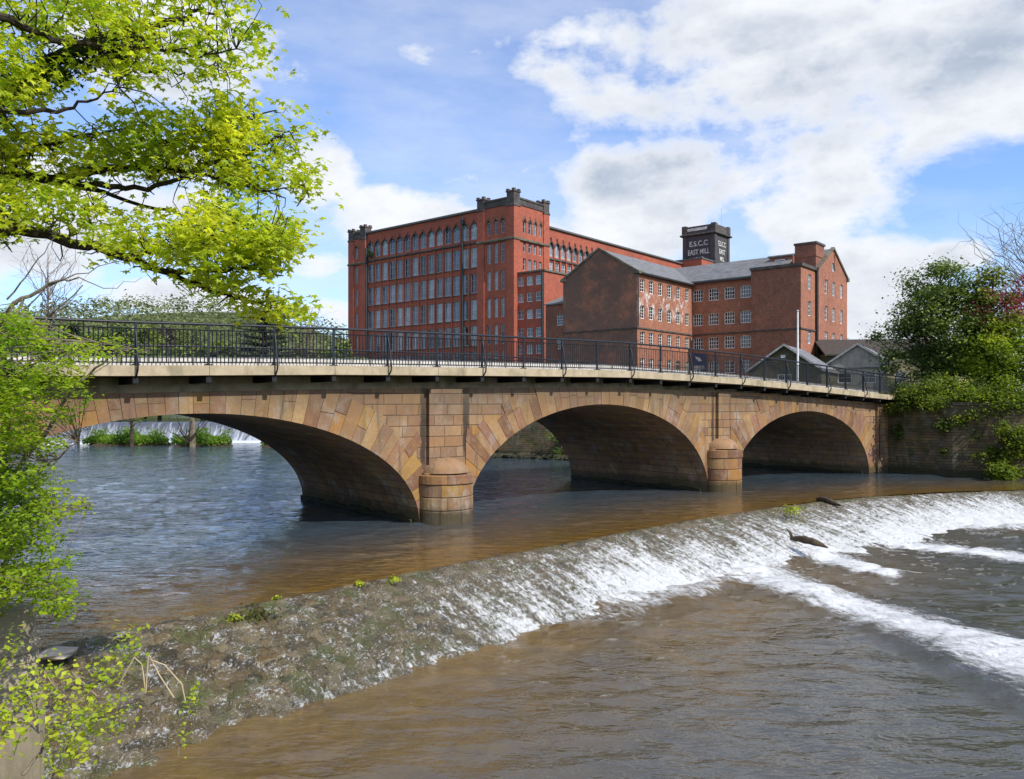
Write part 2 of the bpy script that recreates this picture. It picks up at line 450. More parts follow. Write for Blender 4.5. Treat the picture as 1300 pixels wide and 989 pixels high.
# ------------------------------------------------------------------ camera, sun, sky
cam = bpy.data.cameras.new('camera'); co = bpy.data.objects.new('camera', cam); link(co)
co.location = (0, 0, EYE); co.rotation_euler = (R_(90), 0, 0)
cam.sensor_width = 36; cam.lens = F/1300*36; cam.shift_y = (HY-494.5)/1300; cam.clip_end = 6000; cam.clip_start = .1
sc.camera = co
SUN_AZ = math.atan2(.71, -.704)  # direction to the sun (x,y)
EL = R_(44)
sl = bpy.data.lights.new('sun', 'SUN'); sl.energy = 4.3; sl.angle = R_(.53); sl.color = (1, .955, .88)
so = bpy.data.objects.new('sun', sl); link(so)
ds = Vector((.745*math.cos(EL), -.667*math.cos(EL), math.sin(EL)))
so.rotation_euler = ds.to_track_quat('Z', 'Y').to_euler()

def world():
    w = bpy.data.worlds.new('World'); sc.world = w; w.use_nodes = True
    t = NT.__new__(NT); t.t = w.node_tree; t.n = t.t.nodes; t.l = t.t.links
    bg = t.n['Background']; bg.inputs['Strength'].default_value = .1
    sky = t.new('ShaderNodeTexSky', sky_type='NISHITA'); sky.sun_disc = False
    sky.sun_elevation = EL; sky.sun_rotation = math.atan2(.745, -.667); sky.altitude = 60; sky.air_density = 1.0; sky.dust_density = .6; sky.ozone_density = 1.5
    tc = t.new('ShaderNodeTexCoord'); g = tc.outputs['Generated']
    nv = t.new('ShaderNodeVectorMath', operation='NORMALIZE'); t.l.new(g, nv.inputs[0]); d = nv.outputs[0]
    x, y, z = t.xyz(d)
    az = t.math('ARCTAN2', x, y); el = t.math('ARCSINE', z)
    P = t.comb(az, el, 0.)
    def blob(px, py, rx, ry):
        a = math.atan((px-CX)/F); e = math.atan((HY-py)/F*math.cos(a))
        m = t.new('ShaderNodeVectorMath', operation='SUBTRACT'); t.l.new(P, m.inputs[0]); m.inputs[1].default_value = (a, e, 0)
        s = t.new('ShaderNodeVectorMath', operation='MULTIPLY'); t.l.new(m.outputs[0], s.inputs[0]); s.inputs[1].default_value = (F/rx, F/ry, 0)
        l = t.new('ShaderNodeVectorMath', operation='LENGTH'); t.l.new(s.outputs[0], l.inputs[0])
        return t.rng(l.outputs['Value'], 1.5, .3, 0, 1, True)
    def union(bl):
        m = None
        for px, py, rx, ry, w_ in bl:
            b = t.math('MULTIPLY', blob(px, py, rx, ry), w_)
            m = b if m is None else t.math('MAXIMUM', m, b)
        return m
    cl = union([(760, 70, 120, 90, 1), (930, 60, 230, 110, 1), (1180, 90, 230, 110, 1), (850, 255, 130, 95, 1), (1030, 235, 160, 90, 1), (500, 278, 125, 42, 1.), (405, 215, 60, 75, .9),
                (215, 50, 130, 90, .95), (60, 260, 150, 80, .8), (210, 235, 120, 60, .9), (1090, 345, 100, 55, .95), (1215, 322, 55, 22, .8), (640, 310, 110, 40, .85), (250, 380, 120, 28, .75), (390, 335, 70, 26, .8), (450, 390, 90, 25, .85), (1140, 400, 90, 40, .8),
                (525, 60, 50, 30, .6), (610, 40, 70, 36, .6), (380, 130, 50, 60, .5), (560, 225, 60, 20, .45), (720, 420, 200, 50, .7)])
    neg = union([(520, 165, 130, 75, 1), (1270, 235, 110, 42, 1), (700, 225, 40, 60, .6), (585, 90, 60, 70, .5)])
    n1 = t.noise(3.1, d, detail=12, rough=.6, stretch=(1, 1, 1.9), dist=.25)
    n2 = t.noise(9., d, detail=10, rough=.62, stretch=(1, 1, 1.7))
    f = t.math('ADD', t.math('MULTIPLY', cl, .62), t.math('MULTIPLY', t.math('SUBTRACT', n1, .5), 1.55))
    f = t.math('ADD', f, t.math('MULTIPLY', t.math('SUBTRACT', n2, .5), 1.0))
    f = t.math('SUBTRACT', f, t.math('MULTIPLY', neg, .22))
    # sky behind the viewer keeps its own broken cloud
    back = t.rng(y, .2, -.3, 0, .36)
    f = t.math('ADD', f, back)
    alpha = t.rng(f, .16, .52, 0, 1, True)
    veil = t.rng(t.noise(2.2, d, detail=8, rough=.6, stretch=(1, 1, 3)), .40, .68, .02, .5)
    alpha = t.math('MAXIMUM', alpha, veil)
    # thick parts of a cloud are grey below
    dk = union([(880, 190, 130, 45, 1), (1120, 95, 200, 55, 1), (960, 45, 160, 40, .75), (800, 225, 120, 40, .8), (980, 150, 160, 55, .8), (1250, 20, 120, 30, .7), (1040, 265, 90, 25, .5), (480, 295, 100, 18, .4)])
    g1 = t.noise(5., d, detail=8, rough=.6, stretch=(1, 1, 2.2))
    gm = t.math('MULTIPLY', t.rng(t.math('ADD', t.math('MULTIPLY', dk, .5), t.math('SUBTRACT', g1, .5)), .08, .55, 0, 1, True), t.rng(f, .35, .7, 0, 1))
    g2 = t.rng(t.noise(7., d, detail=8, rough=.6, stretch=(1, 1, 1.8)), .38, .62, 0, .55)
    gm = t.math('MAXIMUM', gm, t.math('MULTIPLY', g2, t.rng(f, .3, .6, 0, 1)))
    ccol = t.mix(gm, (8.3, 8.5, 8.9), (3.9, 4.6, 5.7))
    blue = t.mix(1., sky.outputs[0], (1.25, 1.5, 1.95), 'MULTIPLY')
    haze = t.rng(el, 0., .22, .3, 0)
    blue = t.mix(haze, blue, (4.6, 6.2, 8.6))
    c = t.mix(alpha, blue, ccol)
    low = t.rng(z, -.02, .0, 0, 1)
    c = t.mix(low, (1., .95, .8), c)
    t.l.new(c, bg.inputs['Color'])
world()
sc.view_settings.view_transform = 'Standard'; sc.view_settings.look = 'None'; sc.view_settings.exposure = .22; sc.view_settings.gamma = 1
sc.view_settings.use_curve_mapping = False
sc.cycles.max_bounces = 5; sc.cycles.diffuse_bounces = 3; sc.cycles.glossy_bounces = 3; sc.cycles.transmission_bounces = 3; sc.cycles.transparent_max_bounces = 8; sc.cycles.caustics_reflective = False; sc.cycles.caustics_refractive = False
sc.cycles.sample_clamp_indirect = 6

# ------------------------------------------------------------------ bridge
P0 = (-3.095, 27.02); U = (.7766, .6301); BR = math.atan2(U[1], U[0])
def bw(s, off, z=0.):   # bridge local -> world (off = towards the viewer)
    return (P0[0]+U[0]*s+.6301*off, P0[1]+U[1]*s-.7766*off, z)
ARCH = [(-7.15, 7.15, 3.72), (8.68, 6.72, 3.96), (23.6, 6.38, 3.6)]
TOPS = [(-30, 4.0), (-18, 4.15), (-10, 4.24), (-6, 4.36), (-3, 4.44), (2.2, 4.56), (9.3, 4.62), (18.6, 4.5), (24, 4.3), (28, 4.13), (31, 4.0), (36, 3.9)]
DECK = [(-40, 4.75), (-18, 4.82), (-9.5, 4.96), (-6.5, 5.05), (-3.4, 5.13), (1.5, 5.21), (9.3, 5.31), (13, 5.24), (17.3, 5.13), (24, 4.84), (29.5, 4.56), (34, 4.36), (50, 4.3)]
def lerp(tab, x): return float(np.interp(x, [a for a, _ in tab], [b for _, b in tab]))
def archz(s):
    for c, h, zc in ARCH:
        if abs(s-c) < h: return zc*math.sqrt(max(0, 1-((s-c)/h)**2))
    return None
bridge = empty('stone_bridge', (P0[0], P0[1], 0), BR, 'three-arched sandstone road bridge with cantilevered concrete deck crossing the river', 'bridge')
BW = 9.0
mb = MB()
cuts = set(np.arange(-22, 33.2, .2).round(3))
for c, h, zc in ARCH:
    for k in range(0, 25): cuts.add(round(c-h*math.cos(math.pi*k/24), 4))
cuts = sorted(cuts)
for a, b in zip(cuts[:-1], cuts[1:]):
    m = (a+b)/2; inside = archz(m) is not None
    za = (archz(a) or 0.) if inside else -2; zb = (archz(b) or 0.) if inside else -2
    ta, tb = lerp(TOPS, a), lerp(TOPS, b)
    mb.quad((a, 0, za), (b, 0, zb), (b, 0, tb), (a, 0, ta))
    mb.quad((b, BW, zb), (a, BW, za), (a, BW, ta), (b, BW, tb))
    mb.quad((a, 0, ta), (b, 0, tb), (b, BW, tb), (a, BW, ta))
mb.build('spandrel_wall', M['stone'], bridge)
rg = random.Random(4)
SC = [(.33, .18, .10), (.38, .22, .10), (.42, .27, .13), (.22, .105, .065), (.40, .20, .05), (.32, .15, .09), (.46, .31, .15), (.28, .18, .12), (.17, .08, .05), (.42, .25, .06), (.30, .15, .12), (.36, .19, .08)]
for ai, (c, h, zc) in enumerate(ARCH):
    mb = MB(); th = math.pi*.985
    # arc length stepping
    N = 400; ts = [math.pi*k/N for k in range(N+1)]
    pts = [(c-h*math.cos(t_), zc*math.sin(t_)) for t_ in ts]
    L = [0]
    for p, q in zip(pts[:-1], pts[1:]): L.append(L[-1]+math.hypot(q[0]-p[0], q[1]-p[1]))
    def pos(l):
        t_ = float(np.interp(l, L, ts)); x = c-h*math.cos(t_); z = zc*math.sin(t_)
        nx, nz = -math.cos(t_)/h, math.sin(t_)/zc; nn = math.hypot(nx, nz); return x, z, nx/nn, nz/nn
    l = 0.0; prev = None
    while l < L[-1]-.05:
        w = rg.uniform(.27, .46); l2 = min(L[-1], l+w); g = .006
        x0, z0, nx0, nz0 = pos(l+g); x1, z1, nx1, nz1 = pos(l2-g)
        dep = rg.choice([.85, 1.0, 1.2, 1.35, 1.5]) if abs((l+l2)/2-L[-1]/2) > L[-1]*.17 else 2.
        # clip outer end at the wall head and at the pier sides
        def outer(x, z, nx, nz, d):
            if nz > .01:
                for _ in range(3):
                    xx = x+nx*d; d = min(d, (lerp(TOPS, xx)-.012-z)/nz)
            lim = {0: (-14.3-1.2, .1), 1: (1.9, 15.5), 2: (17.1, 30.75)}[ai]
            if nx > .01: d = min(d, (lim[1]-x)/nx)
            if nx < -.01: d = min(d, (lim[0]-x)/nx)
            return x+nx*d, z+nz*d
        # keep upper stones parallel to the arch normal
        o0 = outer(x0, z0, nx0, nz0, dep); o1 = outer(x1, z1, nx1, nz1, dep)
        pr = .022+rg.uniform(0, .012)
        col = rg.choice(SC); k = rg.uniform(.85, 1.12); col = tuple(a*k for a in col)
        split = rg.random() < .45
        def wedge(a0, a1, b0, b1, col):
            b = .012
            v = [(a0[0], -pr, a0[1]), (a1[0], -pr, a1[1]), (b1[0], -pr, b1[1]), (b0[0], -pr, b0[1]), (a0[0], .02, a0[1]), (a1[0], .02, a1[1]), (b1[0], .02, b1[1]), (b0[0], .02, b0[1])]
            mb.add(v, [(0, 1, 2, 3), (0, 4, 5, 1), (1, 5, 6, 2), (2, 6, 7, 3), (3, 7, 4, 0)], col)
        if split and dep > .9:
            m_ = rg.uniform(.4, .65); g2 = .008
            def mid(a, o, m): return (a[0]*(1-m)+o[0]*m, a[1]*(1-m)+o[1]*m)
            wedge((x0, z0), (x1, z1), mid((x0, z0), o0, m_-g2), mid((x1, z1), o1, m_-g2), col)
            col2 = rg.choice(SC)
            wedge(mid((x0, z0), o0, m_+g2), mid((x1, z1), o1, m_+g2), o0, o1, col2)
        else: wedge((x0, z0), (x1, z1), o0, o1, col)
        l = l2
    mb.build('arch_ring', M['vous'], bridge)
    # barrel
    V = []; Fq = []; UV = []; K = 60; J = 12
    for k in range(K+1):
        t_ = math.pi*k/K; l_ = float(np.interp(t_, ts, L))
        for j in range(J+1): V.append((c-h*math.cos(t_), BW*j/J, zc*math.sin(t_)+(0 if 0 < k < K else -1.5))); UV.append((BW*j/J, l_))
    # drop the ends below water
    for k in range(K):
        for j in range(J):
            a = k*(J+1)+j; Fq.append((a, a+1, a+J+2, a+J+1))
    np_mesh('arch_barrel', V, Fq, M['soffit'], bridge, uv=UV)
    # footing ledges at water level inside the arch
    for sgn in (-1, 1):
        mb = MB()
        xe = c+sgn*h; x2 = c+sgn*(h-.16)
        segs = 14
        for q in range(segs):
            y0, y1 = .3+q*(BW-.4)/segs, .3+(q+1)*(BW-.4)/segs-.02
            mb.box(min(xe, x2)-.0, y0, -.8, max(xe, x2)+.05, y1, .14+rg.uniform(-.04, .06), bev=.02)
        mb.build('footing_ledge', M['rubble'], bridge)
# pilasters
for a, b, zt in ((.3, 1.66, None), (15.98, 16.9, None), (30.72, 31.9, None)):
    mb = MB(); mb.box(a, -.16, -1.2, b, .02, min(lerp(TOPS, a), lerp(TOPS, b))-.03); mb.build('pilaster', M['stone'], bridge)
# cutwater piers: rounded drum of four courses and a half dome
def cutwater(x0, x1, ztop, rise):
    cx = (x0+x1)/2; r = (x1-x0)/2
    mb = MB(); zs = [-1.3, .12, ztop*.36, ztop*.68, ztop, ]
    NZ = [(-1.3, .0), (ztop*.27, .0), (ztop*.54, .0), (ztop*.8, 0), (ztop, .03)]
    for k in range(4):
        z0, z1 = NZ[k][0]+.008, NZ[k+1][0]-.008
        nst = 3 if k % 2 else 4
        rr = r*(1.04 if k == 3 else 1.0); sh = rg.uniform(-.15, .15)
        edges = [0.]+[math.pi*(i+sh+.0)/nst for i in range(1, nst)]+[math.pi]
        for a0, a1 in zip(edges[:-1], edges[1:]):
            col = rg.choice(SC); kk = rg.uniform(.9, 1.1); col = tuple(q*kk for q in col)
            m = 6; pr = rg.uniform(0, .02); out = []; b = .02
            for zz, ins in ((z0, b), (z0+b, 0), (z1-b, 0), (z1, b)):
                for i in range(m+1):
                    a = a0+.008+(a1-a0-.016)*i/m
                    R2 = rr+pr-ins
                    out.append((cx-R2*math.cos(a), -.05-R2*.92*math.sin(a), zz))
            fs = []
            for q in range(3):
                for i in range(m): p = q*(m+1)+i; fs.append((p, p+1, p+m+2, p+m+1))
            base = 3*(m+1); ci = len(out); out.append((cx, 0, z1)); 
            for i in range(m): fs.append((base+i, base+i+1, ci))
            # joint sides
            jl = [0, m+1, 2*(m+1), 3*(m+1)]
            ca = len(out); out.append((cx, 0, z0)); fs.append((jl[0], jl[1], jl[2], jl[3], ci, ca)); fs.append((m, ca, ci, 4*m+3, 3*m+2, 2*m+1))
            mb.add(out, fs, col)
    # inner core closes the joints
    prof = [(cx-(r-.03)*math.cos(math.pi*i/16), -.05-(r-.03)*.92*math.sin(math.pi*i/16)) for i in range(17)]
    mb.prism(prof+[(x1-.03, .01), (x0+.03, .01)], -1.4, ztop-.02, (.16, .12, .09), axis='z')
    mb.build('cutwater_drum', M['vous'], bridge)
    mb = MB(); K = 16; J = 8; V = []
    for j in range(J+1):
        e = math.pi/2*j/J
        for i in range(K+1):
            a = math.pi*i/K; R2 = r*.86*math.cos(e)
            V.append((cx-R2*math.cos(a), -.02-R2*.95*math.sin(a), ztop+.04+rise*math.sin(e)))
    fs = [(j*(K+1)+i, j*(K+1)+i+1, (j+1)*(K+1)+i+1, (j+1)*(K+1)+i) for j in range(J) for i in range(K)]
    mb.add(V, fs, (.36, .22, .13))
    mb.box(cx-r*.92, -.3, ztop-.02, cx+r*.92, 0, ztop+.05, (.33, .2, .12))
    mb.build('cutwater_dome', M['vous'], bridge, smooth=True)
cutwater(.02, 1.98, 1.62, .52)
cutwater(15.36, 17.28, 1.9, .5)
# deck
DO = -.62   # fascia outer face (local y)
ss = list(np.arange(-30, 40.1, 1.0))
def ribbon(mb, tab, y0, y1, z0o, z1o, ss=ss, joint=False):
    for a, b in zip(ss[:-1], ss[1:]):
        g = .006 if joint else 0
        za, zb = lerp(tab, a), lerp(tab, b); a2, b2 = a+g, b-g
        v = [(a2, y0, za+z0o), (b2, y0, zb+z0o), (b2, y1, zb+z0o), (a2, y1, za+z0o), (a2, y0, za+z1o), (b2, y0, zb+z1o), (b2, y1, zb+z1o), (a2, y1, za+z1o)]
        mb.add(v, [(3, 2, 1, 0), (4, 5, 6, 7), (0, 1, 5, 4), (2, 3, 7, 6), (1, 2, 6, 5), (0, 4, 7, 3)])
SP = 1.865; K0 = -13; POST = [-8.97+SP*k for k in range(K0, 24)]
POSTN = [p for p in POST if -24 < p < 35]
mb = MB(); ribbon(mb, DECK, DO, .35, -.27, 0, [p for p in POST]+[35.8], True); mb.build('footway_slab', M['conc'], bridge)
mb = MB(); ribbon(mb, DECK, BW-.35, BW-DO, -.27, 0, [p for p in POST]+[35.8], True); mb.build('footway_slab', M['conc'], bridge)
mb = MB(); ribbon(mb, DECK, .9, BW-.9, -1.0, -.27); mb.build('deck_beam', M['concband'], bridge)
mb = MB(); ribbon(mb, DECK, .55, BW-.55, -.25, .08); mb.build('carriageway', M['asphalt'], bridge)
for y0 in (.33, BW-.6):
    mb = MB(); ribbon(mb, DECK, y0, y0+.25, -.2, .27); mb.build('kerb_wall', M['kerb'], bridge)
for p in POSTN:
    for side in (0, 1):
        if side and p < -12: continue
        mb = MB(); y0, y1 = (DO+.06, .9) if not side else (BW-.9, BW-DO-.06)
        z = lerp(DECK, p)-.275
        mb.box(p-.07, y0, z-.2, p+.07, y1, z, bev=.012)
        mb.build('cantilever_bracket', M['steelk'], bridge)

def railing(yoff, out, label, lo, hi, z_extra=0.):
    root = empty('railing', (P0[0], P0[1], 0), BR, label, 'railing', 'bridge railings')
    ps = [p for p in POST if lo < p < hi]
    line = [(s, yoff, lerp(DECK, s)+1.12) for s in np.linspace(ps[0]-.1, ps[-1]+.05, 60)]
    mb = MB(); mb.tube(line, .036, 8); mb.build('handrail', M['rail'], root, True)
    for i, p in enumerate(ps):
        z = lerp(DECK, p)
        mb = MB(); mb.box(p-.03, yoff-.03, z, p+.03, yoff+.03, z+1.1, bev=.006)
        mb.box(p-.1, yoff-.08, z+.002, p+.1, yoff+.08, z+.03)
        for bx in (-.07, .07): mb.tube([(p+bx, yoff-.05, z+.03), (p+bx, yoff-.05, z+.05)], .014, 6)
        mb.build('post', M['rail'], root)
        if i % 2 == (0 if ps[0] < -20 else 0) and out:
            y = yoff; o = out
            path = [(p, y, z+1.0), (p, y+o*.05, z+.86), (p, y+o*.13, z+.55), (p, y+o*.2, z+.2), (p, y+o*.24, z+.02), (p, y+o*.22, z-.12), (p, y+o*.14, z-.22), (p, y+o*.06, z-.28)]
            mb = MB(); mb.tube(path, .026, 6); mb.build('scroll_brace', M['rail'], root, True)
        if i < len(ps)-1:
            q = ps[i+1]; mb = MB(); zq = lerp(DECK, q)
            for h_, r_ in ((.96, .017), (.08, .017), (.30, .012)):
                mb.tube([(p, yoff, z+h_), (q, yoff, zq+h_)], r_, 4)
            nb = 16
            for k in range(1, nb+1):
                s = p+(q-p)*k/(nb+1); zz = lerp(DECK, s)
                tall = k in (6, 11)
                mb.tube([(s, yoff, zz+.06), (s, yoff, zz+(1.1 if tall else .97))], .0165, 4)
            mb.build('baluster_panel', M['rail'], root)
    return root
railing(DO+.09, -1, 'black steel railing with scroll braces along the near side of the bridge', -25, 34.5)
railing(BW-DO-.09, 1, 'black steel railing seen through the near one, on the far side of the bridge deck', -20, 34.5)

# ------------------------------------------------------------------ ground
RIVER = [(-4, -20), (-2.5, 2), (-3.6, 7), (-6.0, 9.6), (-8.6, 12.6), (-14.6, 18.2), (-20, 24), (-33, 45), (-45, 70), (-60, 130), (-60, 220), (-30, 220), (-16, 130), (-14, 84), (-10, 70), (-1, 60.5), (5, 57.5), (14.3, 53.2), (22.0, 47.7), (24.1, 44.95), (27.9, 43.2), (46.4, 33.9), (76, 15), (80, -20)]
RP = np.array(RIVER)
def sdist(X, Y):
    """signed distance to the river outline, negative in the river"""
    d = np.full(X.shape, 1e9); ins = np.zeros(X.shape, bool); n = len(RP)
    for i in range(n):
        a = RP[i]; b = RP[(i+1) % n]; e = b-a; L2 = e@e
        t_ = np.clip(((X-a[0])*e[0]+(Y-a[1])*e[1])/L2, 0, 1)
        d = np.minimum(d, np.hypot(X-a[0]-t_*e[0], Y-a[1]-t_*e[1]))
        cnd = ((a[1] > Y) != (b[1] > Y)) & (X < (b[0]-a[0])*(Y-a[1])/(b[1]-a[1]+1e-12)+a[0])
        ins ^= cnd
    return np.where(ins, -d, d)
def axis(lo, hi, f0, f1, step, far):
    a = list(np.arange(f0, f1+.01, step)); x = f0; k = step
    while x > lo: k *= 1.25; x -= k; a.insert(0, max(x, lo))
    x = f1; k = step
    while x < hi: k *= 1.25; x += k; a.append(min(x, hi))
    return np.array(a)
gx = axis(-1500, 1500, -60, 60, .8, 0); gy = axis(-300, 3000, -6, 100, .8, 0)
GX, GY = np.meshgrid(gx, gy); SD = sdist(GX, GY)
def ground_h(X, Y, SD):
    left = X < -2.0-.28*np.clip(Y, -50, 60)
    steep = np.where(left & (Y < 16), 2.5, .9)
    t_ = np.where(left, np.clip((SD+.9)/steep, 0, 1), np.clip((SD-.15)/.5, 0, 1))
    top = np.where((Y < 22) & (X < 2), 1.5+np.clip((Y-6)*.2, 0, 3), 4.35)
    top = np.where((Y < 16) & (X < 2), np.minimum(top, 1.2+np.clip(SD, 0, 6)*.25), top)
    top = np.where((Y < 12) & (X < 2), .55+np.clip(SD, 0, 6)*.25, top)
    top = top+np.where((X > 20) & (Y < 60), .25, 0)
    h = -3.0+t_*(top+3.0)
    # far hills rising to the left behind
    hill = np.clip((Y-200)/300, 0, 1)**1.3*(63+9*np.sin(X/130+.6)+4*np.sin(X/47))
    hill *= np.clip(1.1-np.maximum(0, X+190)/210, 0.12, 1)*np.clip(1.6-np.abs(X+260)/900, 0, 1)
    return h+hill
GZ = ground_h(GX, GY, SD)
ny, nx = GX.shape; idx = np.arange(ny*nx).reshape(ny, nx)
Fq = np.stack([idx[:-1, :-1], idx[:-1, 1:], idx[1:, 1:], idx[1:, :-1]], -1).reshape(-1, 4)
t = NT('grassy_ground', .95, .15)
n = t.noise(.6, detail=6); n2 = t.noise(6, detail=5)
c = t.mix(t.rng(n, .4, .65), (.055, .08, .02), (.10, .11, .035)); c = t.mix(t.rng(n2, .5, .7, 0, .6), c, (.07, .055, .035))
c = t.mix(t.rng(t.xyz()[2], .1, .7, 1, 0), c, (.045, .035, .022)); t.base(c); t.bump(n2, .6, .08)
g = np_mesh('ground', np.stack([GX, GY, GZ], -1).reshape(-1, 3), Fq, t.mat, smooth=True); tag(g, kind='structure')

# mill yard / road at the far end of the bridge
mb = MB()
def roadstrip(pts, w, z):
    for (a, b) in zip(pts[:-1], pts[1:]):
        d = Vector((b[0]-a[0], b[1]-a[1])).normalized(); nn = Vector((-d[1], d[0]))*w/2
        mb.quad((a[0]-nn[0], a[1]-nn[1], z), (b[0]-nn[0], b[1]-nn[1], z), (b[0]+nn[0], b[1]+nn[1], z), (a[0]+nn[0], a[1]+nn[1], z))
e0 = bw(32, -4.5); e1 = bw(90, -4.5)
roadstrip([e0[:2], e1[:2]], 10, 4.64)
tag(mb.build('road', M['asphalt']), kind='structure')

# ------------------------------------------------------------------ water
CREST = [(-11, 9.6), (-9.3, 11.5), (-7.7, 13.3), (-6.2, 15.2), (-4.36, 16.95), (-2.75, 18.9), (-1.5, 20.2), (.4, 22.1), (2.24, 24.0), (4.38, 26.2), (7.0, 28.6), (9.66, 31.0), (12.7, 33.4), (16, 35.2), (19.5, 36.7), (23.5, 37.6), (28, 38.3), (34, 38.9), (40, 39.5)]
CR = np.array(CREST)
# smooth crest by arc length
Lc = np.concatenate([[0], np.cumsum(np.hypot(*np.diff(CR, axis=0).T))]); TL = Lc[-1]
def crest(t_):
    t_ = np.asarray(t_, float); o = 0; x = 0; y = 0
    for k in (-1.2, -.4, .4, 1.2):
        x = x+np.interp(t_+k, Lc, CR[:, 0])/4; y = y+np.interp(t_+k, Lc, CR[:, 1])/4
    return x, y
def crestn(t_):
    x0, y0 = crest(t_-1.); x1, y1 = crest(t_+1.); dx, dy = x1-x0, y1-y0; L = np.hypot(dx, dy)+1e-9
    return dy/L, -dx/L     # downstream normal
def vnoise(X, Y, seed=0):
    """smooth value noise"""
    def hsh(i, j): 
        v = np.sin(i*127.1+j*311.7+seed*74.7)*43758.5453; return v-np.floor(v)
    i = np.floor(X); j = np.floor(Y); fx = X-i; fy = Y-j; fx = fx*fx*(3-2*fx); fy = fy*fy*(3-2*fy)
    return (hsh(i, j)*(1-fx)+hsh(i+1, j)*fx)*(1-fy)+(hsh(i, j+1)*(1-fx)+hsh(i+1, j+1)*fx)*fy
def fbm(X, Y, seed=0, o=4):
    s = 0; a = .5; n_ = 0
    for k in range(o): s = s+a*vnoise(X*2**k, Y*2**k, seed+k); n_ += a; a *= .5
    return s/n_

def water_mat(name, deep, shallow, s1, s2, b1, b2, stretch=(1, 1, 1), foam=False, fdir=None, rough=.05):
    t = NT(name, rough, .95); t.b.inputs['IOR'].default_value = 1.5
    sh = t.attr('shallow')
    n0 = t.noise(1.1, detail=4)
    shn = t.math('ADD', sh, t.math('MULTIPLY', t.math('SUBTRACT', n0, .5), t.math('MULTIPLY', sh, .9)), clamp=True)
    col = t.mix(shn, deep, shallow)
    bot = t.noise(2.5, detail=5, rough=.7)
    col = t.mix(t.math('MULTIPLY', t.rng(bot, .45, .7, 0, .7), shn), col, (.05, .03, .012))
    a = t.noise(s1, detail=3, rough=.5, stretch=stretch, dist=.4); b = t.noise(s2, detail=3, rough=.6, stretch=stretch)
    h = t.math('ADD', t.math('MULTIPLY', a, b1), t.math('MULTIPLY', b, b2))
    if foam:
        fo = t.attr('foam'); tc = t.new('ShaderNodeTexCoord'); uv = tc.outputs['UV']
        f1 = t.noise(1., uv, detail=7, rough=.72, stretch=(3.4, 1.3, 1), dist=1.1)
        f2 = t.noise(1., uv, detail=6, rough=.75, stretch=(11, 5, 1))
        th = t.math('ADD', t.math('MULTIPLY', f1, .62), t.math('MULTIPLY', f2, .38))
        k = t.math('SUBTRACT', t.math('ADD', th, t.math('MULTIPLY', fo, .55)), .78)
        fm = t.rng(k, .0, .24, 0, 1, True)
        col = t.mix(fm, col, (.80, .81, .80))
        t.rough(t.rng(fm, 0, 1, rough, .55))
        h = t.math('ADD', h, t.math('MULTIPLY', t.math('MULTIPLY', f2, fo), .12))
        h = t.math('ADD', h, t.math('MULTIPLY', fm, .02))
    t.base(col)
    t.bump(h, 1., 1.0)
    return t.mat
# upper pool
ts = np.linspace(0, TL, 150); rows = [0, .25, .6, 1., 1.6, 2.4, 3.4, 4.6, 6., 8.]
cx_, cy_ = crest(ts); nx_, ny_ = crestn(ts)
def near_crest(LX, LY, n=400):
    tq = np.linspace(0, TL, n); qx, qy = crest(tq); qnx, qny = crestn(tq)
    bd = np.full(LX.shape, 1e9); bt_ = np.zeros(LX.shape); bs = np.zeros(LX.shape)
    for i in range(n):
        d_ = (LX-qx[i])**2+(LY-qy[i])**2; m_ = d_ < bd
        bd = np.where(m_, d_, bd); bt_ = np.where(m_, tq[i], bt_); bs = np.where(m_, (LX-qx[i])*qnx[i]+(LY-qy[i])*qny[i], bs)
    return bt_, bs
def ax2(lo, f0, f1, hi, st, k=1.03):
    a = [f0]; 
    while a[-1] < f1: a.append(a[-1]+st)
    d = st
    while a[-1] < hi: d *= k; a.append(a[-1]+d)
    b = [f0]; d = st
    while b[-1] > lo: d *= k; b.append(b[-1]-d)
    return np.array(b[:0:-1]+a)
UX, UY = np.meshgrid(ax2(-85, -14, 14, 60, .2), ax2(7.5, 8, 30, 92, .2, 1.02))
ubt, ubs = near_crest(UX, UY, 260)
wz = np.clip((-ubs-.9)/.9, 0, 1)*np.clip(2.2-UY/60, .4, 1.)
UZ = -.005+((fbm(UX*1.3+UY*.25, UY*2.6-UX*.3, 51, 3)-.5)*.13+(fbm(UX*.35, UY*.6, 57, 2)-.5)*.05)*wz
SH = np.clip(1+ubs/8., 0, 1)**1.6
V = np.stack([UX, UY, UZ], -1).reshape(-1, 3); SH = SH.ravel()
nyu, nxu = UX.shape; idx = np.arange(nyu*nxu).reshape(nyu, nxu)
Fq = np.stack([idx[:-1, :-1], idx[:-1, 1:], idx[1:, 1:], idx[1:, :-1]], -1)
fm_ = np.maximum(np.maximum(ubs[:-1, :-1], ubs[1:, 1:]), np.maximum(ubs[:-1, 1:], ubs[1:, :-1])) < -.3
Fq = Fq[fm_]
# smooth lip strip along the crest
sts = np.linspace(0, TL, 240); sx, sy = crest(sts); snx, sny = crestn(sts); nb0 = len(V); rws = (-.05, .3, .9)
V = np.concatenate([V]+[np.stack([sx-snx*q_, sy-sny*q_, np.full_like(sx, -.002)], -1) for q_ in rws])
SH = np.concatenate([SH]+[np.full(240, (1-max(0, q_)/8.)**1.6) for q_ in rws])
Fq = np.concatenate([Fq]+[np.array([(nb0+k*240+i, nb0+k*240+i+1, nb0+(k+1)*240+i+1, nb0+(k+1)*240+i) for i in range(239)]) for k in range(2)])
wm = water_mat('river_water', (.040, .060, .080), (.16, .09, .018), 2.2, 8., .065, .012, (.7, 1.5, 1), rough=.06)
tag(np_mesh('river_water', V, Fq, wm, attrs={'shallow': SH}, smooth=True), kind='structure')

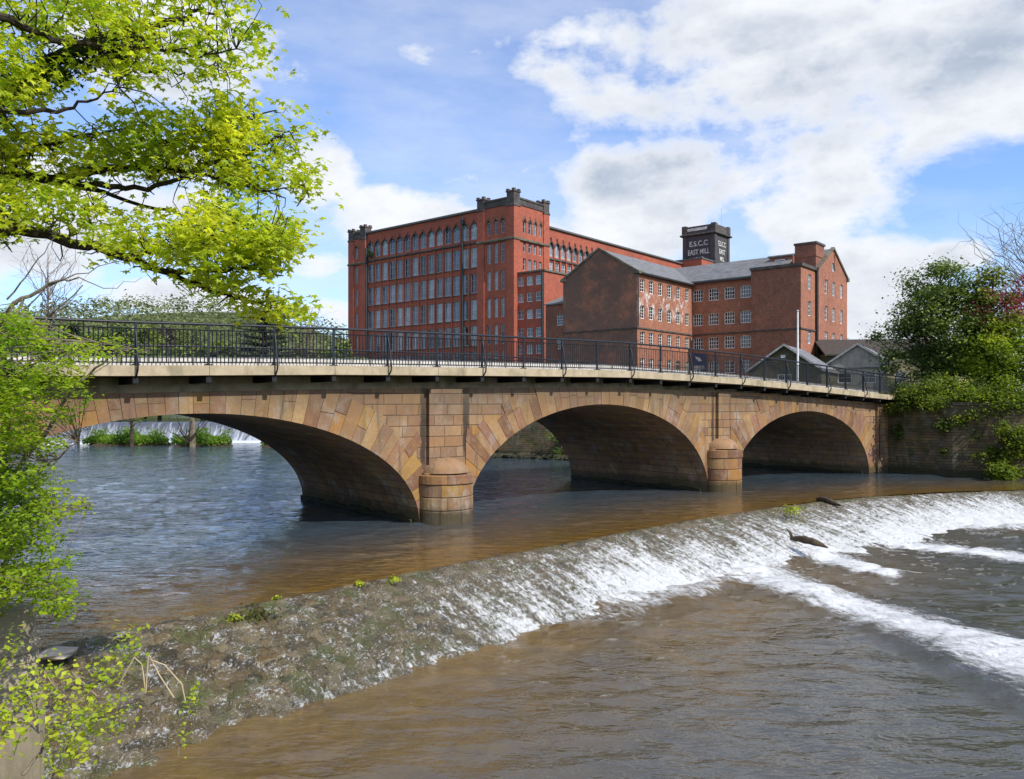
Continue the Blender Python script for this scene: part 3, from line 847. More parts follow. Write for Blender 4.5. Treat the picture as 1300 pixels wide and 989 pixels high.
# weir apron: stones and falling sheet
tt = [0.]
while tt[-1] < TL:
    x, y = crest(tt[-1]); tt.append(tt[-1]+max(.03, .0024*math.hypot(float(x), float(y))))
tt = np.array(tt); vv = np.concatenate([np.linspace(-.5, 4.6, 96)])
T2, V2 = np.meshgrid(tt, vv)
X0, Y0 = crest(T2); NX, NY = crestn(T2)
jog = (fbm(T2*.25, T2*0, 5)-.5)*1.2*np.clip((T2-26)/4, 0, 1)
WID = 3.3+np.clip((T2-20)/10, 0, 1)*1.0
s_ = np.clip((V2-jog)/WID, -.2, 1.4)
prof = np.where(s_ < 0, -.012-.3*(-s_), -1.12*np.clip(s_, 0, 1)**1.15-.35*np.clip(s_-1, 0, 1))
flow = np.clip((T2-8.0)/10, 0, 1)
flow = flow*(.45+.9*fbm(T2*.45, T2*0+2, 8)*(.75+.5*fbm(T2*1.7, V2*.3, 18)))
# stones: jittered cells running in courses along the crest
CWX, CWY = .33, .20
def cells(Tc, Vc, cw, ch, seed):
    gx_, gy_ = Tc/cw, Vc/ch; row = np.floor(gy_)
    best = np.full(Tc.shape, 9.); best2 = np.full(Tc.shape, 9.); hid = np.zeros(Tc.shape)
    for dj in (-1, 0, 1):
        for di in (-1, 0, 1):
            j = np.floor(gy_)+dj; gxs = gx_+(j % 2)*.5; i = np.floor(gxs)+di
            h1 = np.sin(i*12.9898+j*78.233+seed)*43758.5453; h1 -= np.floor(h1)
            h2 = np.sin(i*39.346+j*11.135+seed)*24634.6345; h2 -= np.floor(h2)
            dx = gxs-(i+.25+.5*h1); dy = gy_-(j+.3+.4*h2); d_ = np.sqrt(dx*dx*.8+dy*dy)
            up = d_ < best; best2 = np.where(up, best, np.minimum(best2, d_)); hid = np.where(up, h1, hid); best = np.where(up, d_, best)
    return best, best2-best, hid
d1, e1_, h1_ = cells(T2, V2, CWX, CWY, 3)
stone = np.clip(e1_*3.2, 0, 1)**.6*.06+h1_*.05-np.clip(.12-e1_, 0, 1)*.2
stone += (fbm(T2*6, V2*8, 2, 5)-.5)*.07+(h1_ > .86)*.03
stone *= np.clip(1-flow*.8, .18, 1)
wave = (fbm(T2*3.5, V2*.9, 9)-.5)*.22*np.clip(flow+.1, 0, 1)+(fbm(T2*9, V2*3, 12)-.5)*.10*np.clip(flow+.1, 0, 1)
edge = np.clip((V2+.5)/.7, 0, 1)
Z = prof+stone*np.clip((V2+.05)/.5, 0, 1)+wave*np.clip((s_+.02)*3, 0, 1)-.01*(V2 < 0)
ny_2, nx_2 = T2.shape; V = np.stack([X0+NX*V2, Y0+NY*V2, Z], -1).reshape(-1, 3)
idx = np.arange(ny_2*nx_2).reshape(ny_2, nx_2)
Fq = np.stack([idx[:-1, :-1], idx[1:, :-1], idx[1:, 1:], idx[:-1, 1:]], -1).reshape(-1, 4)
foam = flow*np.clip(.25+s_*.9, 0, 1)*.9
foam = np.maximum(foam, .36*np.clip(1.2-np.abs(s_-.95)*5, 0, 1)*np.clip(T2/8, .1, 1))
foam = foam+.33*(s_ > .05)*np.clip((T2-2)/7, .45, 1)
foam += .09*((V2/CWY) % 1 > .55)*(s_ > .03)*(fbm(T2*2.2, V2*3, 88) > .45)
foam *= np.clip((s_+.02)*8, 0, 1)
t = NT('wet_weir_stone', .3, .6)
tc = t.new('ShaderNodeTexCoord'); uv = tc.outputs['UV']
hid = t.attr('hid'); fo = t.attr('foam')
col = t.ramp(hid, [(0, (.10, .07, .03)), (.3, (.19, .14, .065)), (.55, (.055, .045, .025)), (.8, (.26, .21, .12)), (1, (.15, .09, .03))])
n1 = t.noise(9, detail=5, rough=.7); n2 = t.noise(1.2, detail=6, rough=.65); n3 = t.noise(40, detail=3)
col = t.mix(t.rng(n1, .45, .7, 0, .6), col, (.03, .025, .015))
col = t.mix(t.rng(n2, .50, .62, 0, .75), col, (.085, .105, .02))
col = t.mix(t.rng(t.noise(5, detail=5), .6, .7, 0, .6), col, (.28, .24, .18))
f1 = t.noise(1., uv, detail=6, rough=.7, stretch=(3.6, .8, 1), dist=.6)
f2 = t.noise(1., uv, detail=5, rough=.8, stretch=(16, 7, 1), dist=.4)
th = t.math('ADD', t.math('MULTIPLY', f1, .5), t.math('MULTIPLY', f2, .5))
k = t.math('SUBTRACT', t.math('ADD', th, t.math('MULTIPLY', fo, .30)), .70)
fm = t.rng(k, 0, .13, 0, 1, True)
col = t.mix(t.rng(fo, .3, .9, 0, .75), col, (.13, .115, .075))
col = t.mix(fm, col, (.80, .81, .80)); t.base(col)
t.rough(t.math('ADD', t.rng(n1, .3, .7, .06, .35), t.math('MULTIPLY', fm, .2)))
sp = t.noise(1., uv, detail=4, rough=.8, stretch=(13, 24, 1)); sp2 = t.noise(3, detail=3)
gl = t.math('MULTIPLY', t.rng(t.math('ADD', sp, t.math('MULTIPLY', t.math('SUBTRACT', sp2, .5), .5)), .57, .66, 0, 1), t.rng(fo, 0, .12, 0, .85))  # white flecks: droplet foam and wet glints, both put into the colour
col2 = t.mix(gl, col, (.62, .63, .62)); t.base(col2)
t.bump(t.math('ADD', t.math('MULTIPLY', n1, .9), t.math('ADD', t.math('MULTIPLY', n3, .6), t.math('MULTIPLY', f2, .5))), 1., .09)
weir = np_mesh('weir', V, Fq, t.mat, attrs={'hid': h1_.ravel(), 'foam': foam.ravel()}, uv=np.stack([T2, V2], -1).reshape(-1, 2), smooth=True)
tag(weir, 'long curved stone weir with mossy cobbles and white water spilling over it', 'weir')

# lower pool with foam tongues
lx = np.concatenate([np.arange(-16, 20, .16), np.arange(20, 80, .5)]); ly = np.concatenate([np.arange(1, 34, .16), np.arange(34, 60, .4)])
LX, LY = np.meshgrid(lx, ly)
# distance below the crest for each point
tq = np.linspace(0, TL, 400); qx, qy = crest(tq); qnx, qny = crestn(tq)
bd = np.full(LX.shape, 1e9); bt_ = np.zeros(LX.shape); bs = np.zeros(LX.shape)
for i in range(0, 400):
    d_ = np.hypot(LX-qx[i], LY-qy[i]); m_ = d_ < bd
    bd = np.where(m_, d_, bd); bt_ = np.where(m_, tq[i], bt_); bs = np.where(m_, (LX-qx[i])*qnx[i]+(LY-qy[i])*qny[i], bs)
TONG = [  # foam streams running down river from the weir: points, half width, strength
 ([onz(850, 715, -1), onz(940, 722, -1), onz(1010, 745, -1), onz(1080, 768, -1), onz(1180, 800, -1), onz(1290, 835, -1), onz(1400, 870, -1)], [1.6, 1.6, 1.4, 1.3, 1.4, 1.8, 2.3], .92),
 ([onz(1010, 700, -1), onz(1060, 712, -1), onz(1120, 728, -1)], [1.1, 1.1, .8], .95),
 ([onz(1100, 688, -1), onz(1180, 694, -1), onz(1250, 703, -1), onz(1330, 712, -1)], [.9, 1.2, 1.4, 1.5], .95),
 ([onz(1120, 670, -1), onz(1200, 672, -1), onz(1290, 668, -1)], [.9, 1.2, 1.6], .8),
 ([onz(600, 800, -1), onz(700, 785, -1), onz(800, 770, -1), onz(900, 745, -1)], [.5, .6, .8, .9], .35)]
FO = np.zeros(LX.shape)
for pts, wd, st in TONG:
    P = np.array(pts)[:, :2]
    for a, b, wa, wb in zip(P[:-1], P[1:], wd[:-1], wd[1:]):
        e = b-a; t_ = np.clip(((LX-a[0])*e[0]+(LY-a[1])*e[1])/(e@e), 0, 1)
        d_ = np.hypot(LX-a[0]-t_*e[0], LY-a[1]-t_*e[1]); w_ = wa*(1-t_)+wb*t_
        FO = np.maximum(FO, st*np.clip(1.25-d_/w_, 0, 1)**.7)
fl = np.clip((bt_-9)/10, .1, 1)
tw = .7+1.6*fbm(bt_*.5, bt_*0+7, 3)
FO = np.maximum(FO, np.clip(fl*1.1, 0, 1)*np.clip(1.5-(bs-2.7)/tw, 0, 1)**1.1*.74)
FO = np.maximum(FO, (.30+.3*fbm(LX*.6, LY*.9, 93))*np.clip((bt_-20)/10, 0, 1)*np.clip(1-(bs-3)/9, 0, 1))
amp = .055+.05*np.clip((bt_-8)/16, 0, 1)*np.clip(1-(bs-2)/10, 0.15, 1)+FO*.09
LZ = -1.0+(fbm(LX*.9+LY*.3, LY*2.1-LX*.45, 21)-.5)*2*amp+(fbm(LX*1.9, LY*4.2, 31, 2)-.5)*amp*1.1+FO*.06
shal = np.clip(.9-(bs-3)/8, .12, .9)*np.clip(1.3-(bt_-8)/28, .35, 1)*(.5+fbm(LX*.5+LY*.2, LY*.35-LX*.3, 66))
ny3, nx3 = LX.shape; idx = np.arange(ny3*nx3).reshape(ny3, nx3)
Fq = np.stack([idx[:-1, :-1], idx[:-1, 1:], idx[1:, 1:], idx[1:, :-1]], -1).reshape(-1, 4)
lm = water_mat('lower_water', (.045, .050, .045), (.17, .105, .025), 1.7, 6., .055, .012, (.8, 1.8, 1), foam=True, rough=.035)
# foam texture follows the tongues: u across, v along the flow
fd = np.array([.80, -.60]); UVl = np.stack([LX*fd[1]*-1+LY*fd[0], LX*fd[0]+LY*fd[1]], -1).reshape(-1, 2)
tag(np_mesh('tailwater', np.stack([LX, LY, LZ], -1).reshape(-1, 3), Fq, lm, attrs={'shallow': shal.ravel(), 'foam': FO.ravel()}, uv=UVl, smooth=True), kind='structure')

# far horseshoe weir upstream
FW = [(-52, 79), (-44, 80.5), (-36, 82.5), (-28, 84), (-20, 84), (-10, 82)]
fwx = np.linspace(-52, -10, 160); fwy = np.interp(fwx, [p[0] for p in FW], [p[1] for p in FW])
V = []; pr = [(4., 2.04), (0, 2.05), (-.3, 1.95), (-.7, 1.3), (-1.3, .6), (-1.9, .06), (-2.4, -.1)]
for dy, z in pr: V.append(np.stack([fwx+(RNG.random(160)-.5)*.0, fwy+dy, np.full(160, z)+(RNG.random(160)-.5)*(.05 if 0 < z < 1.9 else 0)], -1))
V = np.concatenate(V); Fq = [(k*160+i, k*160+i+1, (k+1)*160+i+1, (k+1)*160+i) for k in range(len(pr)-1) for i in range(159)]
t = NT('falling_water', .4, .5)
n1 = t.noise(1., detail=6, rough=.7, stretch=(4.5, .6, .6)); n2 = t.noise(1., detail=4, rough=.7, stretch=(1.2, .3, .35))
zz = t.xyz()[2]
k = t.math('ADD', t.math('ADD', n1, t.math('MULTIPLY', n2, .5)), t.rng(zz, 2., 0., -.12, .12))
col = t.mix(t.rng(k, .66, .95, 0, 1), (.07, .08, .10), (.42, .46, .52)); col = t.mix(t.rng(zz, .1, .3, 1, 0), col, (.6, .62, .65)); t.base(col); t.bump(n1, .5, .1)
o = np_mesh('weir', V, Fq, t.mat, smooth=True)
tag(o, 'distant broad white weir seen through the left arch of the bridge', 'weir')
mb = MB(); mb.quad((-80, 84, 2.04), (-6, 84, 2.04), (-6, 220, 2.04), (-80, 220, 2.04))
mo = mb.build('river_water', wm); tag(mo, kind='structure')

# retaining walls
def wall(pts, z0, ztop, th, mat, name, label, cat='wall', cope=True):
    root = empty(name, (pts[0][0], pts[0][1], 0), 0, label, cat)
    mb = MB(); mc = MB(); ox, oy = pts[0]
    L = 0
    for (a, b) in zip(pts[:-1], pts[1:]):
        d = Vector((b[0]-a[0], b[1]-a[1])); ln = d.length; d.normalize(); nn = Vector((-d[1], d[0]))
        a2 = (a[0]-ox, a[1]-oy); b2 = (b[0]-ox, b[1]-oy)
        za, zb = (ztop, ztop) if not callable(ztop) else (ztop(a), ztop(b))
        v = [(a2[0], a2[1], z0), (b2[0], b2[1], z0), (b2[0]+nn[0]*th, b2[1]+nn[1]*th, z0), (a2[0]+nn[0]*th, a2[1]+nn[1]*th, z0)]
        v += [(v[0][0], v[0][1], za), (v[1][0], v[1][1], zb), (v[2][0], v[2][1], zb), (v[3][0], v[3][1], za)]
        mb.add(v, [(0, 1, 5, 4), (1, 2, 6, 5), (2, 3, 7, 6), (3, 0, 4, 7), (4, 5, 6, 7)])
        n = max(1, int(ln/.9))
        for k in range(n):
            f0, f1 = k/n, (k+1)/n-.01; e = .06
            p0 = (a2[0]+(b2[0]-a2[0])*f0-nn[0]*e, a2[1]+(b2[1]-a2[1])*f0-nn[1]*e); p1 = (a2[0]+(b2[0]-a2[0])*f1-nn[0]*e, a2[1]+(b2[1]-a2[1])*f1-nn[1]*e)
            z_ = za+(zb-za)*f0+.003; hh = .13+rg.uniform(-.02, .03); w_ = th+e*2
            mc.add([(p0[0], p0[1], z_), (p1[0], p1[1], z_), (p1[0]+nn[0]*w_, p1[1]+nn[1]*w_, z_), (p0[0]+nn[0]*w_, p0[1]+nn[1]*w_, z_), (p0[0], p0[1], z_+hh), (p1[0], p1[1], z_+hh), (p1[0]+nn[0]*w_, p1[1]+nn[1]*w_, z_+hh), (p0[0]+nn[0]*w_, p0[1]+nn[1]*w_, z_+hh)],
                   [(0, 1, 5, 4), (1, 2, 6, 5), (2, 3, 7, 6), (3, 0, 4, 7), (4, 5, 6, 7), (3, 2, 1, 0)])
    mb.build('masonry', mat, root)
    if cope: mc.build('coping', mat, root)
    return root
wl = bw(31.9, .05)
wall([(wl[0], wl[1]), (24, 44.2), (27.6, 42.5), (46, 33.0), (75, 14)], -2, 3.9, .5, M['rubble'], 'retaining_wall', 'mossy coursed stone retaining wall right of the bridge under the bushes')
wf = bw(30.2, -9.0)
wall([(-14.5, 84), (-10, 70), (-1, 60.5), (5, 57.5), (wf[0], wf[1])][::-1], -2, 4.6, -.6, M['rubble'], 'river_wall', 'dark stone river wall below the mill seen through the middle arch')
# rock ledge at its foot
mb = MB(); rg2 = random.Random(3)
def rock(mb, c, r, col=None, flat=.6, seed=0):
    rr = random.Random(seed); N = 8; V = []; fs = []
    for j in range(1, 5):
        e = -math.pi/2+math.pi*j/5
        for i in range(N):
            a = 2*math.pi*i/N; k = r*rr.uniform(.75, 1.15)
            V.append((c[0]+k*math.cos(e)*math.cos(a), c[1]+k*math.cos(e)*math.sin(a), c[2]+k*flat*math.sin(e)))
    for j in range(3):
        for i in range(N): fs.append((j*N+i, j*N+(i+1) % N, (j+1)*N+(i+1) % N, (j+1)*N+i))
    fs.append(tuple(range(3*N, 4*N))); fs.append(tuple(range(N-1, -1, -1))); mb.add(V, fs, col)
for k in range(46):
    f_ = k/45; x = -4+f_*13; y = 62.4-f_*6.7-.8; rock(mb, (x, y+rg2.uniform(-.3, .3), rg2.uniform(.0, .15)), rg2.uniform(.3, .6), flat=.5, seed=k)
tag(mb.build('stone_rubble', M['rubble']), 'low line of pale rubble along the far river wall behind the middle arch', 'rubble', kind='stuff')

# ------------------------------------------------------------------ buildings
AR = math.atan2(.7675, .641)
def facade(mb, side, plane, s0, s1, z0, z1, ops, depth=.25, arches=None):
    """side 'R': wall on y=plane facing -y, s along x.  side 'L': wall on x=plane facing -x, s along y. ops: (a,b,c,d,arched)"""
    def P(s, d, z): return (s, plane+d, z) if side == 'R' else (plane+d, s, z)
    S = sorted(set([s0, s1]+[o[0] for o in ops]+[o[1] for o in ops])); Zs = sorted(set([z0, z1]+[o[2] for o in ops]+[o[3] for o in ops]))
    fl = side == 'L'
    def q(a, b, c, d): mb.quad(*((d, c, b, a) if fl else (a, b, c, d)))
    import bisect
    cover = set()
    for o in ops:
        i0, i1 = S.index(o[0]), S.index(o[1]); j0, j1 = Zs.index(o[2]), Zs.index(o[3])
        for i in range(i0, i1):
            for j in range(j0, j1): cover.add((i, j))
    for j in range(len(Zs)-1):
        i = 0
        while i < len(S)-1:
            if (i, j) in cover: i += 1; continue
            k = i
            while k+1 < len(S)-1 and (k+1, j) not in cover: k += 1
            q(P(S[i], 0, Zs[j]), P(S[k+1], 0, Zs[j]), P(S[k+1], 0, Zs[j+1]), P(S[i], 0, Zs[j+1])); i = k+1
    for o in ops:
        a, b, c, d = o[:4]
        q(P(a, 0, c), P(a, depth, c), P(a, depth, d), P(a, 0, d)); q(P(b, depth, c), P(b, 0, c), P(b, 0, d), P(b, depth, d))
        q(P(a, depth, c), P(a, 0, c), P(b, 0, c), P(b, depth, c)); q(P(a, 0, d), P(a, depth, d), P(b, depth, d), P(b, 0, d))
        if len(o) > 4 and o[4]:
            # arch head: fill the corners
            r = (b-a)/2; mx = (a+b)/2; rise = o[4]; N = 5
            for sg in (-1, 1):
                pr_ = None
                for k in range(N+1):
                    th = math.pi/2*k/N; s = mx+sg*r*math.cos(th); z = d-rise+rise*math.sin(th)
                    if pr_:
                        A, B = pr_, (s, z)
                        q(P(A[0], .002, A[1]), P(B[0], .002, B[1]), P(B[0], .002, d), P(A[0], .002, d))
                        q(P(A[0], .002, A[1]), P(B[0], .002, B[1]), P(B[0], depth, B[1]), P(A[0], depth, A[1]))
                    pr_ = (s, z)
            # top glue
WIN = {}
def window_proto(key, w, h, nx, nz, fw=.07, mat='frame', glass='glass', bar=.035, split=None):
    """mesh local: x centred, z 0..h, y into the wall"""
    mb = MB()
    mb.box(-w/2, 0, 0, -w/2+fw, .07, h); mb.box(w/2-fw, 0, 0, w/2, .07, h)
    mb.box(-w/2+fw, 0, 0, w/2-fw, .07, fw); mb.box(-w/2+fw, 0, h-fw, w/2-fw, .07, h)
    for i in range(1, nx): x = -w/2+fw+(w-2*fw)*i/nx; mb.box(x-bar/2, .005, fw, x+bar/2, .055, h-fw)
    for i in range(1, nz):
        z = fw+(h-2*fw)*i/nz; mb.box(-w/2+fw, .009, z-bar/2, w/2-fw, .05, z+bar/2)
    me = bpy.data.meshes.new('window'); me.from_pydata(mb.v, [], mb.f); me.materials.append(M[mat]); me.update()
    g = bpy.data.meshes.new('pane'); g.from_pydata([(-w/2+.01, .058, .01), (w/2-.01, .058, .01), (w/2-.01, .058, h-.01), (-w/2+.01, .058, h-.01)], [], [(0, 1, 2, 3)]); 
    gs = []
    for gm in (['glass', 'glassk', 'glass', 'glassb', 'glass', 'glassb'] if glass == 'glass' else [glass]):
        g2 = g.copy(); g2.materials.append(M[gm]); gs.append(g2)
    WIN[key] = (me, gs)
wrg = random.Random(11)
def put_window(root, key, side, plane, s, z, rec=.12, tilt=True):
    me, gs = WIN[key]
    o = bpy.data.objects.new('window', me); link(o, root)
    if side == 'R': o.location = (s, plane+rec, z)
    else: o.location = (plane+rec, s, z); o.rotation_euler = (0, 0, -math.pi/2)
    p = bpy.data.objects.new('pane', wrg.choice(gs)); link(p, o)
    p.rotation_euler = (wrg.uniform(-.02, .02), 0, wrg.uniform(-.025, .025))
    return o
class WinBulk:
    """windows beyond the first hundred of one building, as one part"""
    def __init__(s): s.mb = MB(); s.gl = MB()
    def add(s, key, side, plane, st, z, rec=.12):
        me, gs = WIN[key]
        def T(v): return (st+v[0], plane+rec+v[1], z+v[2]) if side == 'R' else (plane+rec+v[1], st-v[0], z+v[2])
        s.mb.add([T(v.co) for v in me.vertices], [tuple(p.vertices) for p in me.polygons])
        g = gs[0]; s.gl.add([T(v.co) for v in g.vertices], [(0, 1, 2, 3)])
    def done(s, root, mat='gframe'):
        if not s.mb.v: return
        o = s.mb.build('window', M[mat], root); o['kind'] = 'stuff'
        p = s.gl.build('pane', M['glass'], o)

# ---- tall red mill
GZ0 = 4.4
em = empty('red_brick_mill', (.23, 120, 0), AR, 'tall bright red brick cotton mill with corner towers and rows of tall windows', 'mill')
window_proto('e_rect', 1.5, 3.05, 2, 3, .09, 'gframe'); window_proto('e_arch', 1.42, 2.65, 2, 3, .09, 'gframe')
window_proto('e_lan', .74, 2.9, 1, 3, .08, 'gframe'); window_proto('e_lan2', .7, 1.9, 1, 2, .08, 'gframe', 'glassk'); window_proto('e_small', 1.2, 1.6, 2, 2, .09, 'frame'); window_proto('e_anx', 1.15, 1.35, 2, 2, .09, 'frame')
LB = [7.95+1.87*k for k in range(14)]
rowz = [(29.25, 32.0), (24.95, 27.95), (20.95, 23.9), (16.92, 19.88), (12.9, 15.85), (8.9, 11.85), (5.4, 7.9)]
ops = []; wins = []
for i, y in enumerate(LB):
    for r_, (a, b) in enumerate(rowz):
        if r_ == 0: ops.append((y-.71, y+.71, a, a+2.65, .5)); wins.append(('e_arch', 'L', 0, y, a))
        else: ops.append((y-.75, y+.75, a, min(b+.1, a+3.05))); wins.append(('e_rect', 'L', 0, y, a)) if r_ < 6 else None
mb = MB(); facade(mb, 'L', 0, 6.95, 33.6, GZ0, 33.6, ops, .3)
RB = [9.1+1.62*k for k in range(26)]
ops = []; 
for x in RB:
    ops.append((x-.6, x+.6, 27.0, 29.2, .45)); wins.append(('e_arch2', 'R', 0, x, 27.0))
    if x < 30: ops.append((x-.6, x+.6, 24.6, 26.2)); wins.append(('e_small', 'R', 0, x, 24.6))
window_proto('e_arch2', 1.2, 2.2, 2, 2, .09, 'gframe')
facade(mb, 'R', 0, 8.2, 51.7, GZ0, 31.4, ops, .3)
# roof and back
mb.quad((0, 6.9, 33.0), (8.2, 6.9, 33.0), (8.2, 33.6, 33.0), (0, 33.6, 33.0)); mb.quad((8.2, .0, 30.8), (56, .0, 30.8), (56, 37.8, 30.8), (8.2, 37.8, 30.8))
mb.quad((8.2, 37.8, GZ0), (8.2, 0.3, GZ0), (8.2, .3, 33), (8.2, 37.8, 33)); mb.quad((56, 37.8, GZ0), (8, 37.8, GZ0), (8, 37.8, 31.4), (56, 37.8, 31.4)); mb.quad((56, 0, GZ0), (56, 37.8, GZ0), (56, 37.8, 31.4), (56, 0, 31.4))
mb.build('wall', M['red'], em)
# piers between the bays
mb = MB()
for y in [6.95+.05]+[(a+b)/2 for a, b in zip(LB[:-1], LB[1:])]+[33.25]:
    mb.box(-.14, y-.13, GZ0, -.002, y+.13, 28.6, bev=.02); mb.box(-.10, y-.12, 28.75, -.002, y+.12, 31.6)
for r_, (a, b) in enumerate(rowz[1:]):
    mb.box(-.08, 7.1, a-.16, -.001, 33.3, a-.03)
mb.build('bay_pier', M['red'], em)
mb = MB()
for x in [(a+b)/2 for a, b in zip(RB[:-1], RB[1:])]:
    mb.box(x-.18, -.14, GZ0, x+.18, -.002, 26.6); mb.box(x-.15, -.1, 26.8, x+.15, -.002, 28.6)
mb.build('bay_pier', M['red'], em)
# corner tower
def tower(x0, y0, x1, y1, zt, zstr, lancL, lancR, rowsL, rowsR, wk):
    mb = MB(); pj = .28
    opsL = [(y-.38, y+.38, a, b, .3 if r_ == 0 else 0) for y in lancL for r_, (a, b) in enumerate(rowsL)]
    opsR = [(x-.36, x+.36, a, b, .3 if r_ == 0 else 0) for x in lancR for r_, (a, b) in enumerate(rowsR)]
    facade(mb, 'L', x0-pj, y0-pj, y1, GZ0, zt-1.9, opsL, .3); facade(mb, 'R', y0-pj, x0-pj, x1, GZ0, zt-1.9, opsR, .3)
    mb.quad((x1, y0-pj, GZ0), (x1, y1, GZ0), (x1, y1, zt-1.9), (x1, y0-pj, zt-1.9)); mb.quad((x1, y1, GZ0), (x0-pj, y1, GZ0), (x0-pj, y1, zt-1.9), (x1, y1, zt-1.9))
    mb.quad((x0-pj, y0-pj, zt-1.95), (x1, y0-pj, zt-1.95), (x1, y1, zt-1.95), (x0-pj, y1, zt-1.95))
    mb.build('tower_wall', M['red'], em)
    for y in lancL:
        for r_, (a, b) in enumerate(rowsL): wins.append(('e_lan' if b-a > 2.5 else 'e_lan2', 'L', x0-pj, y, a))
    for x in lancR:
        for r_, (a, b) in enumerate(rowsR): wins.append(('e_lan2', 'R', y0-pj, x, a))
    # corner pilasters
    mb = MB(); e = pj+.16
    wc = 1.0
    for (cx0, cy0) in ((x0, y0), (x0, y1-wc), (x1-wc, y0)):
        mb.box(cx0-e, cy0-e, GZ0, cx0+wc, cy0+wc, zt-1.85)
    mb.build('corner_pilaster', M['red'], em)
    # black stone parapet and turrets
    mb = MB()
    for (a, b, c, d) in ((x0-e+.05, y0-e+.05, x1, y0-.1), (x0-e+.05, y0-e+.05, x0-.1, y1), (x1-.3, y0-.1, x1, y1), (x0, y1-.3, x1-.3, y1)):
        mb.box(a, b, zt-1.85, c, d, zt-1.6); mb.box(a+.12, b+.12, zt-1.6, c-.06, d-.06, zt-.95); mb.box(a, b, zt-.95, c, d, zt-.7)
    for (cx0, cy0, h_) in ((x0, y0, .3), (x0, y1-wc, -.05), (x1-wc, y0, -.05)):
        mb.box(cx0-e-.08, cy0-e-.08, zt-2.2, cx0+wc+.08, cy0+wc+.08, zt-1.9+.06, bev=.05)
        mb.box(cx0-e+.02, cy0-e+.02, zt-1.85, cx0+wc-.02, cy0+wc-.02, zt-.4+h_)
        mb.box(cx0-e-.1, cy0-e-.1, zt-.4+h_, cx0+wc+.1, cy0+wc+.1, zt-.15+h_, bev=.04)
        for (u_, v_) in ((0, 0), (1, 0), (0, 1), (1, 1)):
            ax = cx0-e-.05+u_*(wc+e-.35); ay = cy0-e-.05+v_*(wc+e-.35); mb.box(ax, ay, zt-.15+h_, ax+.45, ay+.45, zt+.12+h_)
    mb.build('stone_parapet', M['sootstone'], em)
    mb = MB(); 
    for z in (zstr,):
        mb.box(x0-e-.14, y0-e-.14, z-.32, x1+.1, y0-pj-.003, z+.05, bev=.05); mb.box(x0-e-.14, y0-pj, z-.32, x0-pj-.003, y1+.1, z+.05, bev=.05)
    for y in lancL: mb.tube([(x0-pj-.04, y-.48, rowsL[0][1]-.35), (x0-pj-.04, y-.3, rowsL[0][1]+.02), (x0-pj-.04, y, rowsL[0][1]+.3), (x0-pj-.04, y, rowsL[0][1]+.55), (x0-pj-.04, y, rowsL[0][1]+.3), (x0-pj-.04, y+.3, rowsL[0][1]+.02), (x0-pj-.04, y+.48, rowsL[0][1]-.35)], .09, 4)
    for x in lancR: mb.tube([(x-.46, y0-pj-.04, rowsR[0][1]-.35), (x-.28, y0-pj-.04, rowsR[0][1]+.02), (x, y0-pj-.04, rowsR[0][1]+.3), (x, y0-pj-.04, rowsR[0][1]+.6), (x, y0-pj-.04, rowsR[0][1]+.3), (x+.28, y0-pj-.04, rowsR[0][1]+.02), (x+.46, y0-pj-.04, rowsR[0][1]-.35)], .09, 4)
    mb.build('stone_trim', M['ystone'], em)
tower(0, 0, 8.2, 6.95, 35.35, 28.55, [1.9, 3.2, 4.65], [2.2, 3.5, 4.8, 6.1], [(29.4, 31.5), (25.05, 28.0), (21.0, 23.9), (16.9, 19.8), (12.9, 15.8), (8.9, 11.8)], [(29.5, 31.5), (26.65, 28.15), (23.9, 25.7)], 0)
tower(0, 33.6, 5, 37.8, 34.7, 28.6, [35.7], [], [(29.4, 31.5), (25.05, 28.0), (21.0, 23.9), (16.9, 19.8), (12.9, 15.8), (8.9, 11.8)], [], 0)
# cornices, sills, hood moulds
mb = MB()
mb.box(-.3, 6.96, 33.45, .3, 33.3, 33.8, bev=.05); mb.box(8.25, -.3, 31.3, 51.6, .3, 31.62, bev=.05)
mb.build('roof_cornice', M['lead'], em)
mb = MB()
mb.box(-.24, 7.0, 28.55, -.001, 33.2, 28.85, bev=.04); mb.box(8.3, -.24, 26.45, 51.6, -.001, 26.72, bev=.04)
for y in LB: mb.tube([(-.1, y-.72, 31.1), (-.1, y-.5, 31.6), (-.1, y, 31.98), (-.1, y, 32.3), (-.1, y, 31.98), (-.1, y+.5, 31.6), (-.1, y+.72, 31.1)], .1, 4)
for x in RB: mb.tube([(x-.7, -.1, 28.4), (x-.5, -.1, 28.95), (x, -.1, 29.4), (x, -.1, 30.0), (x, -.1, 29.4), (x+.5, -.1, 28.95), (x+.7, -.1, 28.4)], .13, 4)
mb.build('stone_trim', M['sootstone'], em)
for y in LB:
    mb = MB(); 
bars = MB()
for (a, b) in rowz[1:]: bars.box(-.16, 7.05, a-.1, -.08, 33.3, a-.02)
bars.build('window_sill', M['ystone'], em)
wins2 = sorted([w for w in wins if w], key=lambda w: (w[1] == 'R' and w[3] > 16, w[4] < 12))
bulk = WinBulk()
for i, (k, sd, pl, s, z) in enumerate(wins2):
    if i < 100: put_window(em, k, sd, pl, s, z, .16)
    else: bulk.add(k, sd, pl, s, z, .16)
bulk.done(em)
# downpipes
mb = MB(); mb.tube([(-.3, 10.1, 33), (-.3, 10.1, GZ0)], .16, 6); mb.box(-.5, 9.8, 31.8, -.15, 10.4, 32.5); mb.build('downpipe', M['darkpipe'], em)
mb = MB(); mb.tube([(-.3, 33.0, 31), (-.3, 33.0, GZ0)], .16, 6); mb.build('downpipe', M['darkpipe'], em)
